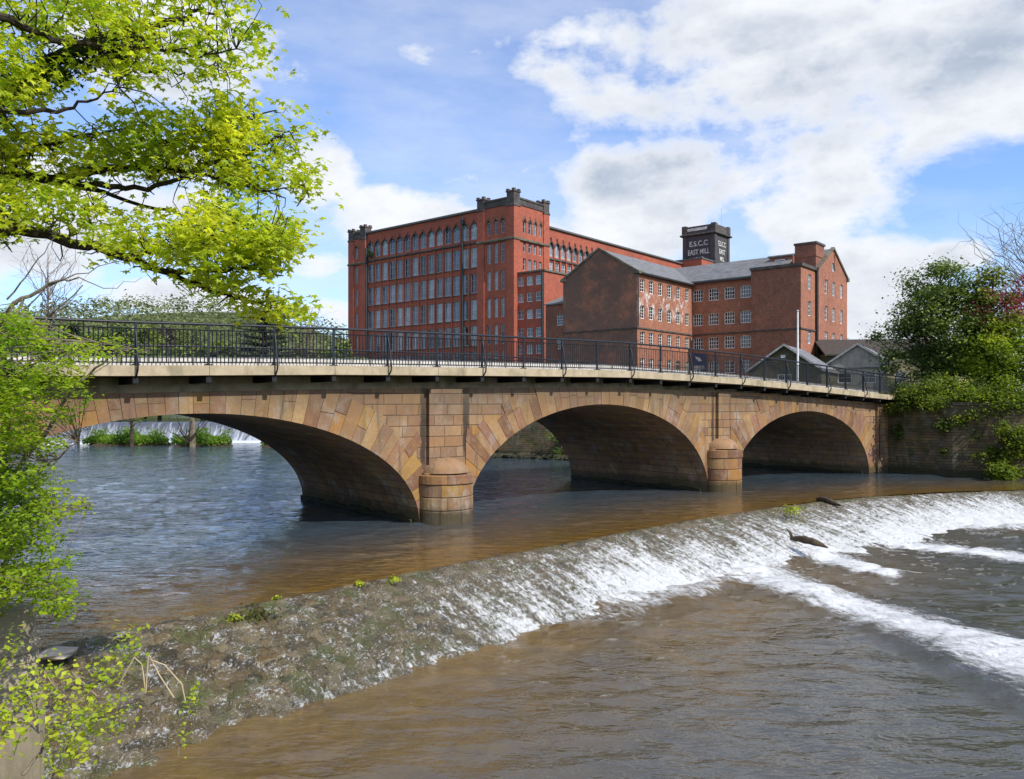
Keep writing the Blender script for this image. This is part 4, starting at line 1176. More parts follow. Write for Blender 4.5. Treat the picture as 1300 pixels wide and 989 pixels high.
# stair annex in front of the tower
ax = MB(); AY = [-.95, -2.65, -4.3]
ops = [(y-.575, y+.575, z, z+1.35) for y in AY for z in (21.25, 18.85, 16.35, 13.7, 11.2, 8.7)]
facade(ax, 'L', .5, -5.3, -.3, GZ0, 23.2, ops, .22); facade(ax, 'R', -5.3, .5, 7.0, GZ0, 23.2, [], .2)
ax.quad((.5, -5.3, 22.9), (7, -5.3, 22.9), (7, -.3, 22.9), (.5, -.3, 22.9)); ax.quad((7, -5.3, GZ0), (7, -.3, GZ0), (7, -.3, 23.2), (7, -5.3, 23.2))
annex = empty('stair_annex', (.23, 120, 0), AR, 'low flat-roofed red brick stair annex in front of the corner tower of the tall mill', 'annex')
ax.build('wall', M['red'], annex)
for y in AY:
    for z in (21.25, 18.85, 16.35, 13.7, 11.2, 8.7): put_window(annex, 'e_anx', 'L', .5, y, z, .12)
mb = MB(); mb.box(.3, -5.5, 23.1, 7.1, -5.1, 23.35); mb.box(.3, -5.1, 23.1, .7, -.3, 23.35)
mb.build('coping', M['ystone'], annex)
mb = MB(); mb.tube([(.38, -5.1, 23), (.38, -5.1, GZ0)], .2, 6); mb.build('downpipe', M['darkpipe'], annex)

# ---- end pavilion + water tower
mb = MB(); pav = empty('red_brick_pavilion', (.23, 120, 0), AR, 'low red brick block at the right end of the tall mill below the black tower', 'building')
ops = [(y-.35, y+.35, 29.6, 30.5) for y in (-.9, -2.2, -3.5)]
facade(mb, 'L', 51.72, -4.3, -.01, GZ0, 32.1, ops, .2); facade(mb, 'R', -4.3, 51.72, 56.9, GZ0, 32.1, [(52.9, 53.6, 29.6, 30.5), (54.8, 55.5, 29.6, 30.5)], .2)
mb.quad((51.72, -4.3, 31.9), (56.9, -4.3, 31.9), (56.9, 4, 31.9), (51.72, 4, 31.9)); mb.quad((56.9, -4.3, GZ0), (56.9, 4, GZ0), (56.9, 4, 32.1), (56.9, -4.3, 32.1)); mb.quad((51.72, 0, 31.3), (51.72, 4, 31.3), (51.72, 4, 32.1), (51.72, 0, 32.1))
mb.build('wall', M['red'], pav)
mb = MB(); mb.box(51.6, -4.45, 32.0, 57, -4.1, 32.25); mb.box(51.6, -4.1, 32.0, 51.95, 4, 32.25); mb.build('coping', M['lead'], pav)
wt = empty('water_tower', (.23, 120, 0), AR, 'soot-black square water tower with faded white painted lettering and mast', 'tower')
X0_, Y0_, X1_, Y1_ = 60, -3.0, 66.7, 4.1
mb = MB(); mb.box(X0_, Y0_, GZ0, X1_, Y1_, 38.6)
mb.build('wall', M['tower'], wt)
mb = MB()
for (cx0, cy0) in ((X0_, Y0_), (X0_, Y1_-.8), (X1_-.8, Y0_)): mb.box(cx0-.14, cy0-.14, GZ0, cx0+.8, cy0+.8, 38.5)
mb.build('corner_pilaster', M['tower'], wt)
mb = MB(); mb.box(X0_-.5, Y0_-.5, 38.45, X1_+.5, Y1_+.5, 38.85, bev=.1); mb.box(X0_-.1, Y0_-.1, 38.85, X1_+.1, Y0_+.2, 40.4); mb.box(X0_-.1, Y0_+.2, 38.85, X0_+.2, Y1_+.1, 40.4); mb.box(X1_-.2, Y0_+.2, 38.85, X1_+.1, Y1_+.1, 40.4); mb.box(X0_+.2, Y1_-.2, 38.85, X1_-.2, Y1_+.1, 40.4)
for (a, b) in ((X0_, Y0_), (X0_, Y1_-.6), (X1_-.6, Y0_)): mb.box(a-.25, b-.25, 38.86, a+.75, b+.75, 40.65, bev=.05)
mb.build('parapet', M['sootstone'], wt)
mb = MB()
mb.box(X0_-.16, Y0_+1.6, 39.45, X0_-.12, Y1_-1.1, 40.0)
mb.build('pale_panel', M['lettering'], wt)
mb = MB(); mb.tube([(X1_-1.5, Y0_+1, 40.3), (X1_-1.5, Y0_+1, 44.6)], .05, 5); mb.build('mast', M['gframe'], wt)
def text(body, size, root, side, plane, s, z, sx=1.):
    cu = bpy.data.curves.new('lettering', 'FONT'); cu.body = body; cu.size = size; cu.align_x = 'CENTER'; cu.extrude = .02; cu.offset = .02
    tmp = bpy.data.objects.new('tmp', cu); COL.objects.link(tmp)
    bpy.context.view_layer.update()
    dg = bpy.context.evaluated_depsgraph_get(); me = bpy.data.meshes.new_from_object(tmp.evaluated_get(dg))
    bpy.data.objects.remove(tmp); me.materials.clear(); me.materials.append(M['lettering'])
    o = bpy.data.objects.new('lettering', me); link(o, root); o.scale = (sx, 1, 1)
    if side == 'R': o.rotation_euler = (math.pi/2, 0, 0); o.location = (s, plane-.03, z)
    else: o.rotation_euler = (math.pi/2, 0, -math.pi/2); o.location = (plane-.03, s, z)
mY = (Y0_+Y1_)/2; mX = (X0_+X1_)/2
text('E.S.C.C', 1.45, wt, 'L', X0_, mY, 36.3, .95); text('EAST MILL', 1.5, wt, 'L', X0_, mY, 34.55, .72); text('1912', 1.15, wt, 'L', X0_, mY, 33.2, 1)
text('E.S.C.C', 1.4, wt, 'R', Y0_, mX, 36.2, .8); text('EAST', 1.4, wt, 'R', Y0_, mX, 34.6, .85); text('MILL', 1.2, wt, 'R', Y0_, mX, 33.2, .8)

# ---- older brown mill
om = empty('brown_brick_mill', (14.2, 92, 0), AR, 'older brown brick mill with sooty gable wall and slate roofs nearer the bridge', 'mill')
window_proto('o_n', .98, 1.5, 2, 4, .08, 'frame', 'glassk'); window_proto('o_w', 1.34, 1.5, 4, 3, .08, 'frame', 'glassk', .05); window_proto('o_t', .98, 1.75, 2, 3, .08, 'frame'); window_proto('o_s', 1.2, .95, 2, 1, .07, 'frame')
rz = [16.74, 13.7, 10.72, 7.7]
mb = MB()
AX = [1.15, 3.15, 5.25, 7.42, 9.62, 11.9]
ops = [(x-.49, x+.49, z, z+1.5, .1) for x in AX for z in rz]
facade(mb, 'R', 0, 0, 13.43, GZ0, 19.0, ops, .2)
facade(mb, 'L', 0, 0, 10.4, GZ0, 19.0, [], .2)
mb.tri((0, 0, 19.0), (0, 5.2, 22.0), (0, 10.4, 19.0)); mb.quad((13, 10.4, GZ0), (0, 10.4, GZ0), (0, 10.4, 19), (13, 10.4, 19))
mb.build('wing_wall', M['old'], om)
for x in AX:
    for z in rz: put_window(om, 'o_n', 'R', 0, x, z, .1)
# kneelers + copings, string course
mb = MB()
for sg, y in ((1, 0), (-1, 10.4)):
    a = (y-sg*.35, 18.85); b = (5.2, 22.12)
    mb.prism([(y-sg*.3, 18.7), (y-sg*.3, 19.0), (5.2, 22.3), (5.2, 22.05)], -.12, .35, axis='x')
    mb.box(-.15, min(y-sg*.35, y+sg*.5), 18.75, .7, max(y-sg*.35, y+sg*.5), 19.05)
mb.build('gable_coping', M['ystone'], om)
mb = MB(); mb.box(-.12, -.12, 12.5, 13.3, -.001, 12.66); mb.box(-.12, 0, 12.5, -.001, 10.4, 12.66)
mb.box(13.31, -8.0, 12.5, 13.429, -.13, 12.66); mb.box(12.3, -14.15, 12.5, 12.429, -8.1, 12.66); mb.box(12.43, -14.16, 12.5, 27.9, -14.041, 12.66)
mb.build('string_course', M['sootstone'], om)
def roof(mb, x0, y0, x1, y1, ze, zr, axis='x', ov=.3, th=.16):
    if axis == 'x':
        m = (y0+y1)/2; k = (zr-ze)/(m-y0)
        for a, sg in ((y0-ov, 1), (y1+ov, -1)):
            za = ze-ov*k; v = [(x0, a, za), (x1, a, za), (x1, m, zr), (x0, m, zr)]; v += [(p[0], p[1], p[2]+th) for p in v]
            mb.add(v, [(4, 5, 6, 7), (0, 1, 5, 4), (0, 4, 7, 3), (1, 2, 6, 5), (3, 2, 1, 0)])
    else:
        m = (x0+x1)/2; k = (zr-ze)/(m-x0)
        for a, sg in ((x0-ov, 1), (x1+ov, -1)):
            za = ze-ov*k; v = [(a, y0, za), (a, y1, za), (m, y1, zr), (m, y0, zr)]; v += [(p[0], p[1], p[2]+th) for p in v]
            mb.add(v, [(4, 5, 6, 7), (0, 1, 5, 4), (0, 4, 7, 3), (1, 2, 6, 5), (3, 2, 1, 0)])
mb = MB(); roof(mb, .36, 0, 18.2, 10.4, 19.0, 22.0, 'x'); roof(mb, 13.43, -11.4, 23.4, 14, 19.3, 22.05, 'y'); mb.build('roof', M['slate'], om)
mb = MB(); mb.box(.4, -.42, 18.72, 13.0, -.3, 18.9); mb.box(12.98, -8.0, 18.95, 13.12, -.4, 19.15); mb.build('gutter', M['darkpipe'], om)
mb = MB()
BY = [-.72, -2.8, -4.9, -6.98]
ops = [(y-.67, y+.67, z, z+1.5, .1) for y in BY for z in rz]
facade(mb, 'L', 13.43, -8.1, 0, GZ0, 19.35, ops, .2)
mb.quad((23.4, -8, GZ0), (23.4, 14, GZ0), (23.4, 14, 19.3), (23.4, -8, 19.3))
mb.tri((13.43, 14, 19.3), (18.4, 14, 22), (23.4, 14, 19.3)); mb.quad((13.4, 14, GZ0), (13.4, 14, 19.3), (23.4, 14, 19.3), (23.4, 14, GZ0)); mb.quad((13.43, 10, GZ0), (13.43, 14, GZ0), (13.43, 14, 19.3), (13.43, 10, 19.3))
mb.build('range_wall', M['old'], om)
for y in BY:
    for z in rz: put_window(om, 'o_w', 'L', 13.43, y, z, .1)
# stair block and gabled end
mb = MB(); CXs = [20.05, 22.8, 25.7]
facade(mb, 'L', 12.43, -14.04, -8.1, GZ0, 19.75, [], .2); mb.quad((12.43, -8.1, GZ0), (13.5, -8.1, GZ0), (13.5, -8.1, 19.75), (12.43, -8.1, 19.75))
mb.quad((12.43, -14.04, 19.6), (17.3, -14.04, 19.6), (17.3, -8.1, 19.6), (12.43, -8.1, 19.6))
mb.quad((17.3, -8.1, 19), (13.4, -8.1, 19), (13.4, -8.1, 19.75), (17.3, -8.1, 19.75)) 
mb.build('stair_block_wall', M['oldb'], om)
mb = MB()
ops = [(15.2-.49, 15.2+.49, z, z+1.75, .1) for z in (17.3, 14.2, 10.95, 7.9)]
facade(mb, 'R', -14.041, 12.43, 17.3, GZ0, 19.75, ops, .2)
ops = [(x-.49, x+.49, z, z+1.75, .1) for x in CXs for z in (17.25, 14.05, 10.95, 7.9)]
facade(mb, 'R', -14.3, 17.3, 27.9, GZ0, 20.0, ops, .2)
# gable head with attic opening
mb.tri((17.3, -14.3, 20.0), (22.2, -14.3, 20.0), (22.2, -14.3, 22.75)); mb.tri((27.9, -14.3, 20.0), (22.6, -14.3, 22.95), (23.4, -14.3, 20.0))
mb.quad((22.2, -14.3, 21.3), (23.4, -14.3, 21.3), (23.4, -14.3, 22.4), (22.2, -14.3, 22.75)); mb.quad((22.2, -14.3, 20.0), (23.4, -14.3, 20.0), (23.4, -14.3, 20.3), (22.2, -14.3, 20.3))
mb.quad((23.39, -14.3, 20.3), (23.4, -14.3, 20.0), (23.4, -14.3, 22.4), (23.39, -14.3, 22.4))
mb.quad((27.9, -14.3, GZ0), (27.9, -6, GZ0), (27.9, -6, 20), (27.9, -14.3, 20)); mb.tri((17.3, -6, 20), (27.9, -6, 20), (22.6, -6, 22.95)); mb.quad((17.3, -14.3, GZ0), (17.3, -14.04, GZ0), (17.3, -14.04, 20), (17.3, -14.3, 20)); mb.quad((27.9, -6, GZ0), (23, -6, GZ0), (23, -6, 20), (27.9, -6, 20))
mb.build('gable_end_wall', M['old'], om)
for z in (17.3, 14.2, 10.95, 7.9): put_window(om, 'o_t', 'R', -14.041, 15.2, z, .1)
for x in CXs:
    for z in (17.25, 14.05, 10.95, 7.9): put_window(om, 'o_t', 'R', -14.3, x, z, .1)
put_window(om, 'o_s', 'R', -14.3, 22.8, 20.33, .1)
mb = MB(); roof(mb, 17.3, -14.1, 27.9, -6, 20.0, 22.95, 'y', .25); mb.build('roof', M['slate'], om)
mb = MB(); k = (22.95-20)/5.3
for sg, x in ((1, 17.3), (-1, 27.9)):
    mb.prism([(x-sg*.3, 19.75), (x-sg*.3, 20.05), (22.6, 23.3), (22.6, 23.0)], -14.45, -14.05)
mb.box(27.6, -14.5, 19.6, 28.3, -13.9, 20.05)
mb.build('gable_coping', M['ystone'], om)
mb = MB(); mb.box(12.25, -14.25, 19.7, 17.2, -13.9, 20.05); mb.box(12.25, -13.9, 19.7, 12.6, -8.0, 20.05); mb.build('stair_block_coping', M['sootstone'], om)
mb = MB(); mb.box(17.31, -14.03, 18.5, 20.2, -11.5, 23.0); mb.box(17.25, -14.1, 21.5, 20.26, -11.44, 21.62); mb.build('chimney_stack', M['oldb'], om)
mb = MB(); mb.box(17.2, -14.15, 23.0, 20.3, -11.4, 23.25); mb.build('chimney_cap', M['sootstone'], om)
mb = MB(); mb.box(16.8, -11.49, 19.2, 20, -8.6, 21.75); mb.build('roof_dormer', M['oldb'], om)
mb = MB(); mb.box(16.65, -11.45, 21.75, 20.1, -8.45, 21.9); mb.build('dormer_roof', M['lead'], om)
put_window(om, 'o_s', 'L', 16.79, -9.9, 20.5, -.04)
mb = MB(); mb.tube([(17.15, -14.22, 19.8), (17.15, -14.22, GZ0)], .2, 6); mb.build('downpipe', M['darkpipe'], om)
mb = MB(); mb.tube([(0.1, -.1, 18.7), (0.1, -.1, 12.7)], .06, 6); mb.build('downpipe', M['darkpipe'], om)
# hanging banner by the inner corner
mb = MB(); mb.box(12.9, -2.0, 6.2, 12.96, -.3, 10.2); bl = mb.build('banner', plain('dark_blue_cloth', (.02, .04, .13), .8, .2)); bl.location = (14.2, 92, 0); bl.rotation_euler = (0, 0, AR)
tag(bl, 'dark blue hanging banner with pale marks in the inner corner of the brown mill', 'banner')
mb = MB()
for k in range(7): mb.box(12.87, -1.8+k*.2, 8.1+.1*math.sin(k*2.), 12.895, -1.7+k*.2, 8.7)
mb.prism([(-1.5, 9.3), (-1.1, 9.2), (-.8, 9.5), (-.5, 9.9), (-1.0, 9.75), (-1.3, 9.6)], 12.87, 12.895, axis='x')
mb.build('emblem', M['lettering'], bl)
# lower wing to the left of the sooty gable
lw = empty('brick_outbuilding', (14.2, 92, 0), AR, 'small brown brick link building between the red annex and the sooty gable', 'building')
mb = MB(); ops = [(y-.5, y+.5, z, z+1.45, .1) for y in (12.4,) for z in (13.75, 10.8, 7.8)]
facade(mb, 'L', 2., 10.41, 14.6, GZ0, 16.4, ops, .2); mb.quad((2, 10.41, GZ0), (8, 10.41, GZ0), (8, 10.41, 18), (2, 10.41, 16.4)); mb.quad((8, 14.6, GZ0), (2, 14.6, GZ0), (2, 14.6, 16.4), (8, 14.6, 18))
mb.build('wall', M['oldb'], lw)
for z in (13.75, 10.8, 7.8): put_window(lw, 'o_n', 'L', 2., 12.4, z, .1)
mb = MB(); mb.add([(1.8, 10.42, 16.4), (1.8, 14.7, 16.4), (8, 14.7, 18.6), (8, 10.42, 18.6), (1.8, 10.42, 16.55), (1.8, 14.7, 16.55), (8, 14.7, 18.75), (8, 10.42, 18.75)], [(7, 6, 5, 4), (0, 1, 5, 4), (3, 7, 6, 2), (0, 4, 7, 3), (1, 2, 6, 5)]); mb.build('roof', M['slate'], lw)

# ---- small houses by the far end of the bridge
M['boards'] = plain('grey_painted_boards', (.30, .30, .29), .7, .3)
def cottage(xl, xr, xa, ya, ye, Y, depth, wallm, label, winrow=None, rot=AR-math.pi/2+.15, ov=.2, gw=None, zg=4.4):
    """gable front facing the viewer: photo columns of eaves/apex at distance Y"""
    pl = at(xl, ye, Y); pr_ = at(xr, ye, Y); pa = at(xa, ya, Y)
    w = pr_[0]-pl[0]; mx = (pl[0]+pr_[0])/2
    root = empty('stone_cottage', (mx, Y, zg), rot, label, 'house')
    ze = pl[2]-zg; za = pa[2]-zg; hw = w/2/max(.5, math.cos(rot))
    mb = MB()
    ops = winrow or []
    facade(mb, 'R', 0, -hw, hw, 0, ze, ops, .15); mb.tri((-hw, 0, ze), (hw, 0, ze), (0, 0, za))
    facade(mb, 'L', -hw, 0, depth, 0, ze, [], .1); mb.quad((hw, 0, 0), (hw, depth, 0), (hw, depth, ze), (hw, 0, ze)); mb.quad((hw, depth, 0), (-hw, depth, 0), (-hw, depth, ze), (hw, depth, ze)); mb.tri((hw, depth, ze), (-hw, depth, ze), (0, depth, za))
    mb.build('wall', M[wallm], root)
    mb = MB(); roof(mb, -hw, -.2, hw, depth+.2, ze, za, 'y', ov, .12); mb.build('roof', M['slate'], root)
    mb = MB()
    for sg in (-1, 1): 
        k = (za-ze)/hw; mb.prism([(sg*(hw+ov), ze-ov*k-.02), (sg*(hw+ov), ze-ov*k+.16), (0, za+.2), (0, za+.02)], -.28, -.2)
    mb.build('bargeboard', M['boards'], root)
    return root, hw, ze, za
render_m = concrete('grey_rendered_gable', (.34, .32, .28), .15); M['render'] = render_m

window_proto('c_w', 1.1, .9, 2, 2, .07, 'frame', 'glassk')
h1, hw, ze, za = cottage(958, 1034, 989, 439.5, 470, 64, 7, 'stonehouse', 'small mossy stone gabled house below the flagpole beyond the railing', [(-.55, .55, 1.0, 1.9)])
put_window(h1, 'c_w', 'R', 0, 0, 1.0, .06)
mb = MB(); mb.box(-.25, -.18, za-.95, .1, -.002, za-.7, bev=.02); mb.build('floodlight', M['gframe'], h1)
h2, hw, ze, za = cottage(1056, 1122, 1089.5, 438.5, 463.5, 68, 8, 'render', 'grey rendered gabled house with white framed window band right of the mill', [(-1.6, -.5, 1.3, 2.2), (.3, 1.4, 1.3, 2.2)])
for x in (-1.05, .85): put_window(h2, 'c_w', 'R', 0, x, 1.3, .06)
mb = MB(); mb.box(-hw, -.1, ze-.28, hw, -.002, ze-.18); mb.build('fascia_board', M['lead'], h2)
# yellow stone end building
M['ywall'] = concrete('cream_yellow_wall', (.50, .42, .22), .05)
p = at(1146, 470, 66); yb = empty('yellow_outbuilding', (p[0], p[1], 4.4), AR-math.pi/2+.1, 'pale yellow stone building glimpsed between grey roof and dark tree', 'building')
mb = MB(); facade(mb, 'R', 0, -1.2, 4, 0, 3.2, [(-.6, .2, 1.2, 2.2)], .15); facade(mb, 'L', -1.2, 0, 9, 0, 3.2, [(k, k+.7, 1.4, 2.2) for k in (1, 2.6, 4.2, 5.8)], .15); mb.quad((4, 0, 0), (4, 9, 0), (4, 9, 3.2), (4, 0, 3.2)); mb.build('wall', M['ywall'], yb)
mb = MB(); roof(mb, -1.2, -.2, 4, 9, 3.2, 4.3, 'y', .2); mb.build('roof', M['slate'], yb)
window_proto('y_w', .8, 1.0, 2, 2, .06, 'frame', 'glassk'); window_proto('y_s', .7, .8, 1, 2, .06, 'frame', 'glassk')
put_window(yb, 'y_w', 'R', 0, -.2, 1.2, .06)
for k in (1, 2.6, 4.2, 5.8): put_window(yb, 'y_s', 'L', -1.2, k+.35, 1.4, .06)
# long dark roofed shed behind
p = at(1095, 450, 92); sh = empty('long_shed', (p[0], p[1], 4.4), -.1, 'long shed with dark brown roof just showing behind the grey gabled house', 'shed')
mb = MB(); mb.box(-4, 0, 0, 14, 8, 5.2); mb.build('wall', M['stonehouse'], sh)
mb = MB(); roof(mb, -4.3, -.2, 14.3, 8.2, 5.2, 7.0, 'x', .4); mb.build('roof', plain('brown_shed_roof', (.05, .038, .03), .8, .3), sh)
mb = MB(); mb.box(-4.2, -.55, 5.0, 14.2, -.45, 5.2); mb.build('gutter', M['gframe'], sh)
# flagpole
p = at(1012.8, 480, 60); fp = empty('flagpole', (p[0], p[1], 4.4), 0, 'slender white flagpole standing in front of the brown mill stair block', 'flagpole')
mb = MB(); mb.tube([(0, 0, 0), (0, 0, 3), (0, 0, 6.35)], [.09, .075, .055], 8); mb.build('pole', M['frame'], fp)
mb = MB(); mb.tube([(0, 0, 6.34), (0, 0, 6.4), (0, 0, 6.46), (0, 0, 6.5)], [.03, .08, .08, .02], 8); mb.build('finial', M['gframe'], fp)

# ------------------------------------------------------------------ trees
YG1, YG2 = (.24, .38, .03), (.62, .66, .06)
G1, G2 = (.06, .115, .02), (.15, .22, .035)
D1, D2 = (.022, .045, .012), (.06, .095, .02)
# overhanging sycamore
def poly_in(poly, x, y):
    ins = np.zeros(x.shape, bool); n = len(poly)
    for i in range(n):
        a, b = poly[i], poly[(i+1) % n]
        ins ^= ((a[1] > y) != (b[1] > y)) & (x < (b[0]-a[0])*(y-a[1])/(b[1]-a[1]+1e-9)+a[0])
    return ins
syc = empty('sycamore_tree', (-12.5, 6.5, 1.2), 0, 'large sycamore whose bright spring-green boughs hang over the river at upper left', 'tree')
base = Vector((-12.5, 6.5, 1.2))
def loc(p): return (p[0]-base[0], p[1]-base[1], p[2]-base[2])
BR_ = [([(-60, 190, 9.6), (-10, 133, 10), (25, 102, 10), (76, 72, 10.2), (127, 47, 10.4), (178, 34, 10.5), (233, 25, 10.6), (246, 14, 10.7), (276, 18, 10.7)], .16, .012),
       ([(-30, 10, 9.), (20, 28, 9.3), (68, 52, 9.5), (130, 58, 9.6), (190, 60, 9.8), (250, 72, 10), (300, 62, 10)], .06, .008),
       ([(-40, 150, 9), (0, 140, 9), (68, 141, 9.2), (110, 127, 9.3), (150, 110, 9.4)], .05, .008),
       ([(127, 47, 10.4), (160, 80, 10.2), (200, 90, 10), (235, 92, 10)], .04, .01),
       ([(-60, 235, 10.5), (0, 222, 10.8), (50, 226, 10.9), (89, 225, 11), (127, 214, 11), (170, 212, 11), (238, 219, 11), (272, 208, 11), (314, 193, 11), (350, 175, 11), (375, 165, 11)], .11, .01),
       ([(89, 226, 11), (105, 233, 10.8), (148, 238, 10.7), (199, 238, 10.6), (238, 221, 10.6), (263, 221, 10.6), (297, 236, 10.6), (340, 240, 10.6), (385, 235, 10.6)], .055, .008),
       ([(60, 228, 11.4), (100, 236, 11.4), (161, 255, 11.6), (231, 272, 11.8), (285, 280, 12)], .05, .012),
       ([(-80, 260, 9), (0, 289, 9.4), (42, 293, 9.5), (106, 310, 9.7), (161, 325, 9.8), (212, 344, 9.9), (255, 365, 10), (297, 376, 10), (323, 386, 10), (361, 380, 10)], .10, .01),
       ([(161, 325, 9.8), (210, 318, 9.7), (260, 300, 9.6), (310, 290, 9.6), (350, 300, 9.6)], .045, .008),
       ([(212, 344, 9.9), (260, 345, 9.9), (310, 340, 9.9), (360, 350, 9.9)], .035, .008),
       ([(170, 212, 11), (200, 185, 10.9), (240, 170, 10.9), (300, 150, 10.9), (350, 140, 10.9)], .045, .008),
       ([(0, 222, 10.8), (40, 190, 10.6), (90, 175, 10.6), (150, 165, 10.6)], .045, .008)]
wood = MB(); wood.tube([loc((-12.5, 6.5, .9)), loc((-12.2, 6.8, 4)), loc((-11.6, 7.6, 7.5)), loc((-10.8, 8.6, 11)), loc((-10.5, 9.5, 15))], [.55, .45, .38, .25, .06], 10)
ANCH = []
for pts, r0, r1 in BR_:
    W = [at(x, y, Y) for x, y, Y in pts]
    P = [Vector(w) for w in W]
    # smooth + wobble
    out = []; rr = []
    for i in range(len(P)-1):
        for k in range(4):
            t_ = k/4; q = P[i].lerp(P[i+1], t_)+Vector([rg.uniform(-.03, .03) for _ in range(3)]); out.append(q); rr.append(r0+(r1-r0)*((i+t_)/(len(P)-1))**.7)
    out.append(P[-1]); rr.append(r1)
    wood.tube([loc(q) for q in out], rr, 7); ANCH += [np.array(q) for q in out[2:]]
    # link to trunk when it starts outside
    if pts[0][0] < -20:
        z = out[0][2]; tk = Vector((-12.0, 7.2, max(4, z-1.5))); wood.tube([loc(tk), loc(tk.lerp(out[0], .5)+Vector((0, 0, .25))), loc(out[0])], [r0*1.5, r0*1.25, r0], 7)
ANCH = np.array(ANCH)
REG = [  # photo-outline, mean depth, clusters
 ([(-60, -60), (330, -60), (322, 20), (312, 32), (326, 52), (327, 76), (310, 97), (285, 104), (262, 112), (236, 104), (222, 92), (190, 98), (165, 104), (148, 96), (120, 112), (100, 122), (78, 102), (60, 112), (40, 130), (20, 160), (-60, 170)], 9.9, 250),
 ([(-60, 165), (0, 170), (30, 160), (70, 168), (100, 175), (135, 165), (160, 130), (188, 128), (222, 140), (262, 122), (300, 132), (330, 128), (345, 120), (372, 138), (398, 160), (391, 190), (399, 238), (396, 262), (372, 250), (330, 243), (300, 236), (272, 225), (240, 218), (200, 222), (172, 210), (120, 214), (90, 228), (60, 226), (-60, 230)], 10.8, 290),
 ([(-60, 225), (40, 225), (80, 228), (110, 250), (125, 262), (160, 258), (190, 272), (228, 280), (240, 240), (262, 250), (300, 262), (340, 262), (377, 285), (372, 325), (352, 336), (362, 352), (390, 372), (384, 396), (365, 408), (345, 396), (318, 390), (290, 372), (255, 362), (218, 342), (180, 330), (130, 312), (80, 298), (30, 290), (-60, 320)], 9.8, 280)]
HOLE = [(170, -5, 34, 14), (112, 102, 22, 12), (165, 246, 38, 9), (120, 150, 30, 12), (222, 205, 16, 8), (45, 150, 28, 8), (145, 286, 18, 6), (290, 5, 20, 10), (218, 118, 14, 10), (262, 238, 22, 6), (200, 132, 10, 12), (70, 245, 16, 6), (232, 50, 12, 6), (285, 112, 16, 6)]
rr_ = np.random.default_rng(5); LP = []; twig = MB()
for poly, Ym, n in REG:
    xs = rr_.uniform(-60, 405, 9000); ys = rr_.uniform(-60, 412, 9000); ok = poly_in(poly, xs, ys)
    for hx, hy, hr, hv in HOLE: ok &= (((xs-hx)/hr)**2+((ys-hy)/hv)**2) > 1
    # gaps between the sprays
    ok &= fbm(xs/22, ys/15, 40) > .53
    xs, ys = xs[ok][:n], ys[ok][:n]
    for x, y in zip(xs, ys):
        Y = Ym+rr_.normal()*.55; c = np.array(at(x, y, Y)); 
        d_ = np.linalg.norm(ANCH-c, axis=1); a = ANCH[np.argmin(d_+rr_.random(len(d_))*.3)]
        mid = (a+c)/2+rr_.normal(size=3)*.12
        if d_.min() < 1.5 and rr_.random() < .7:
            m2 = (mid+c)/2+rr_.normal(size=3)*.05; twig.tube([loc(a), loc((a+mid)/2+rr_.normal(size=3)*.04), loc(mid), loc(m2), loc(c)], [.009, .008, .006, .004, .003], 4, cap=False)
        m = int(rr_.integers(12, 26))
        q = rr_.normal(size=(m, 3))*np.array([.15, .17, .085]); LP.append(c+q)
        # a hanging side spray
        if rr_.random() < .5:
            q = rr_.normal(size=(9, 3))*np.array([.09, .09, .07])+np.array([rr_.normal()*.2, 0, -.1]); LP.append(c+q)
LP = np.concatenate(LP)
wood.build('trunk', M['barkd'], syc); twig.build('twigs', M['barkd'], syc)
LPl = LP-np.array(base)
leaves('crown', LPl, .092, leafcols(len(LP), YG1, YG2, 5, .22, LPl*1.3), M['leaf'], syc, 'syc', up=.45, seed=8, droop=.7)
# ivy on the big upper bough
iv = []
for (x, y, Y) in [(x_, 123-.62*x_+.0012*x_*x_, 10.2) for x_ in np.linspace(-40, 180, 160)]:
    c = np.array(at(x, y+4, Y)); iv.append(c+rr_.normal(size=(24, 3))*np.array([.09, .12, .10]))
iv = np.concatenate(iv)-np.array(base); leaves('ivy', iv, .06, leafcols(len(iv), D1, G1, 9), M['leafd'], syc, up=.4, seed=4)

# left bank shrub
sb = empty('hawthorn_bush', (-7.5, 8.2, .6), 0, 'dense bright green hawthorn bush at the left edge beside the concrete pillar', 'bush')
base = Vector((-7.5, 8.2, .6)); wood = MB(); LP = []; wood_pts = []
STEM = [([(-40, 840, 8.4), (-15, 700, 8.4), (10, 560, 8.4), (5, 440, 8.5), (30, 380, 8.6)], .05), ([(-30, 800, 8.2), (20, 690, 8.0), (30, 640, 8.)], .035), ([(-10, 640, 8.6), (50, 560, 8.4), (100, 485, 8.3), (140, 450, 8.2)], .03),
        ([(0, 560, 8.6), (30, 470, 8.5), (60, 405, 8.5), (105, 362, 8.5)], .022), ([(-40, 470, 8.6), (20, 385, 8.4), (60, 362, 8.4), (100, 352, 8.3)], .03), ([(-30, 700, 8.2), (40, 650, 7.9), (115, 640, 7.8)], .018), ([(0, 600, 8), (50, 600, 7.9), (100, 560, 7.8)], .018),
        ([(20, 470, 8.2), (110, 435, 8.), (190, 445, 7.9)], .012), ([(0, 730, 8), (50, 735, 7.8), (95, 765, 7.7)], .012), ([(60, 362, 8.4), (110, 345, 8.4), (170, 325, 8.5)], .008), ([(100, 352, 8.3), (140, 368, 8.4), (180, 352, 8.4)], .006), ([(10, 380, 8.6), (40, 340, 8.6), (70, 300, 8.6)], .01), ([(0, 420, 8.7), (60, 370, 8.7), (130, 400, 8.7)], .01)]
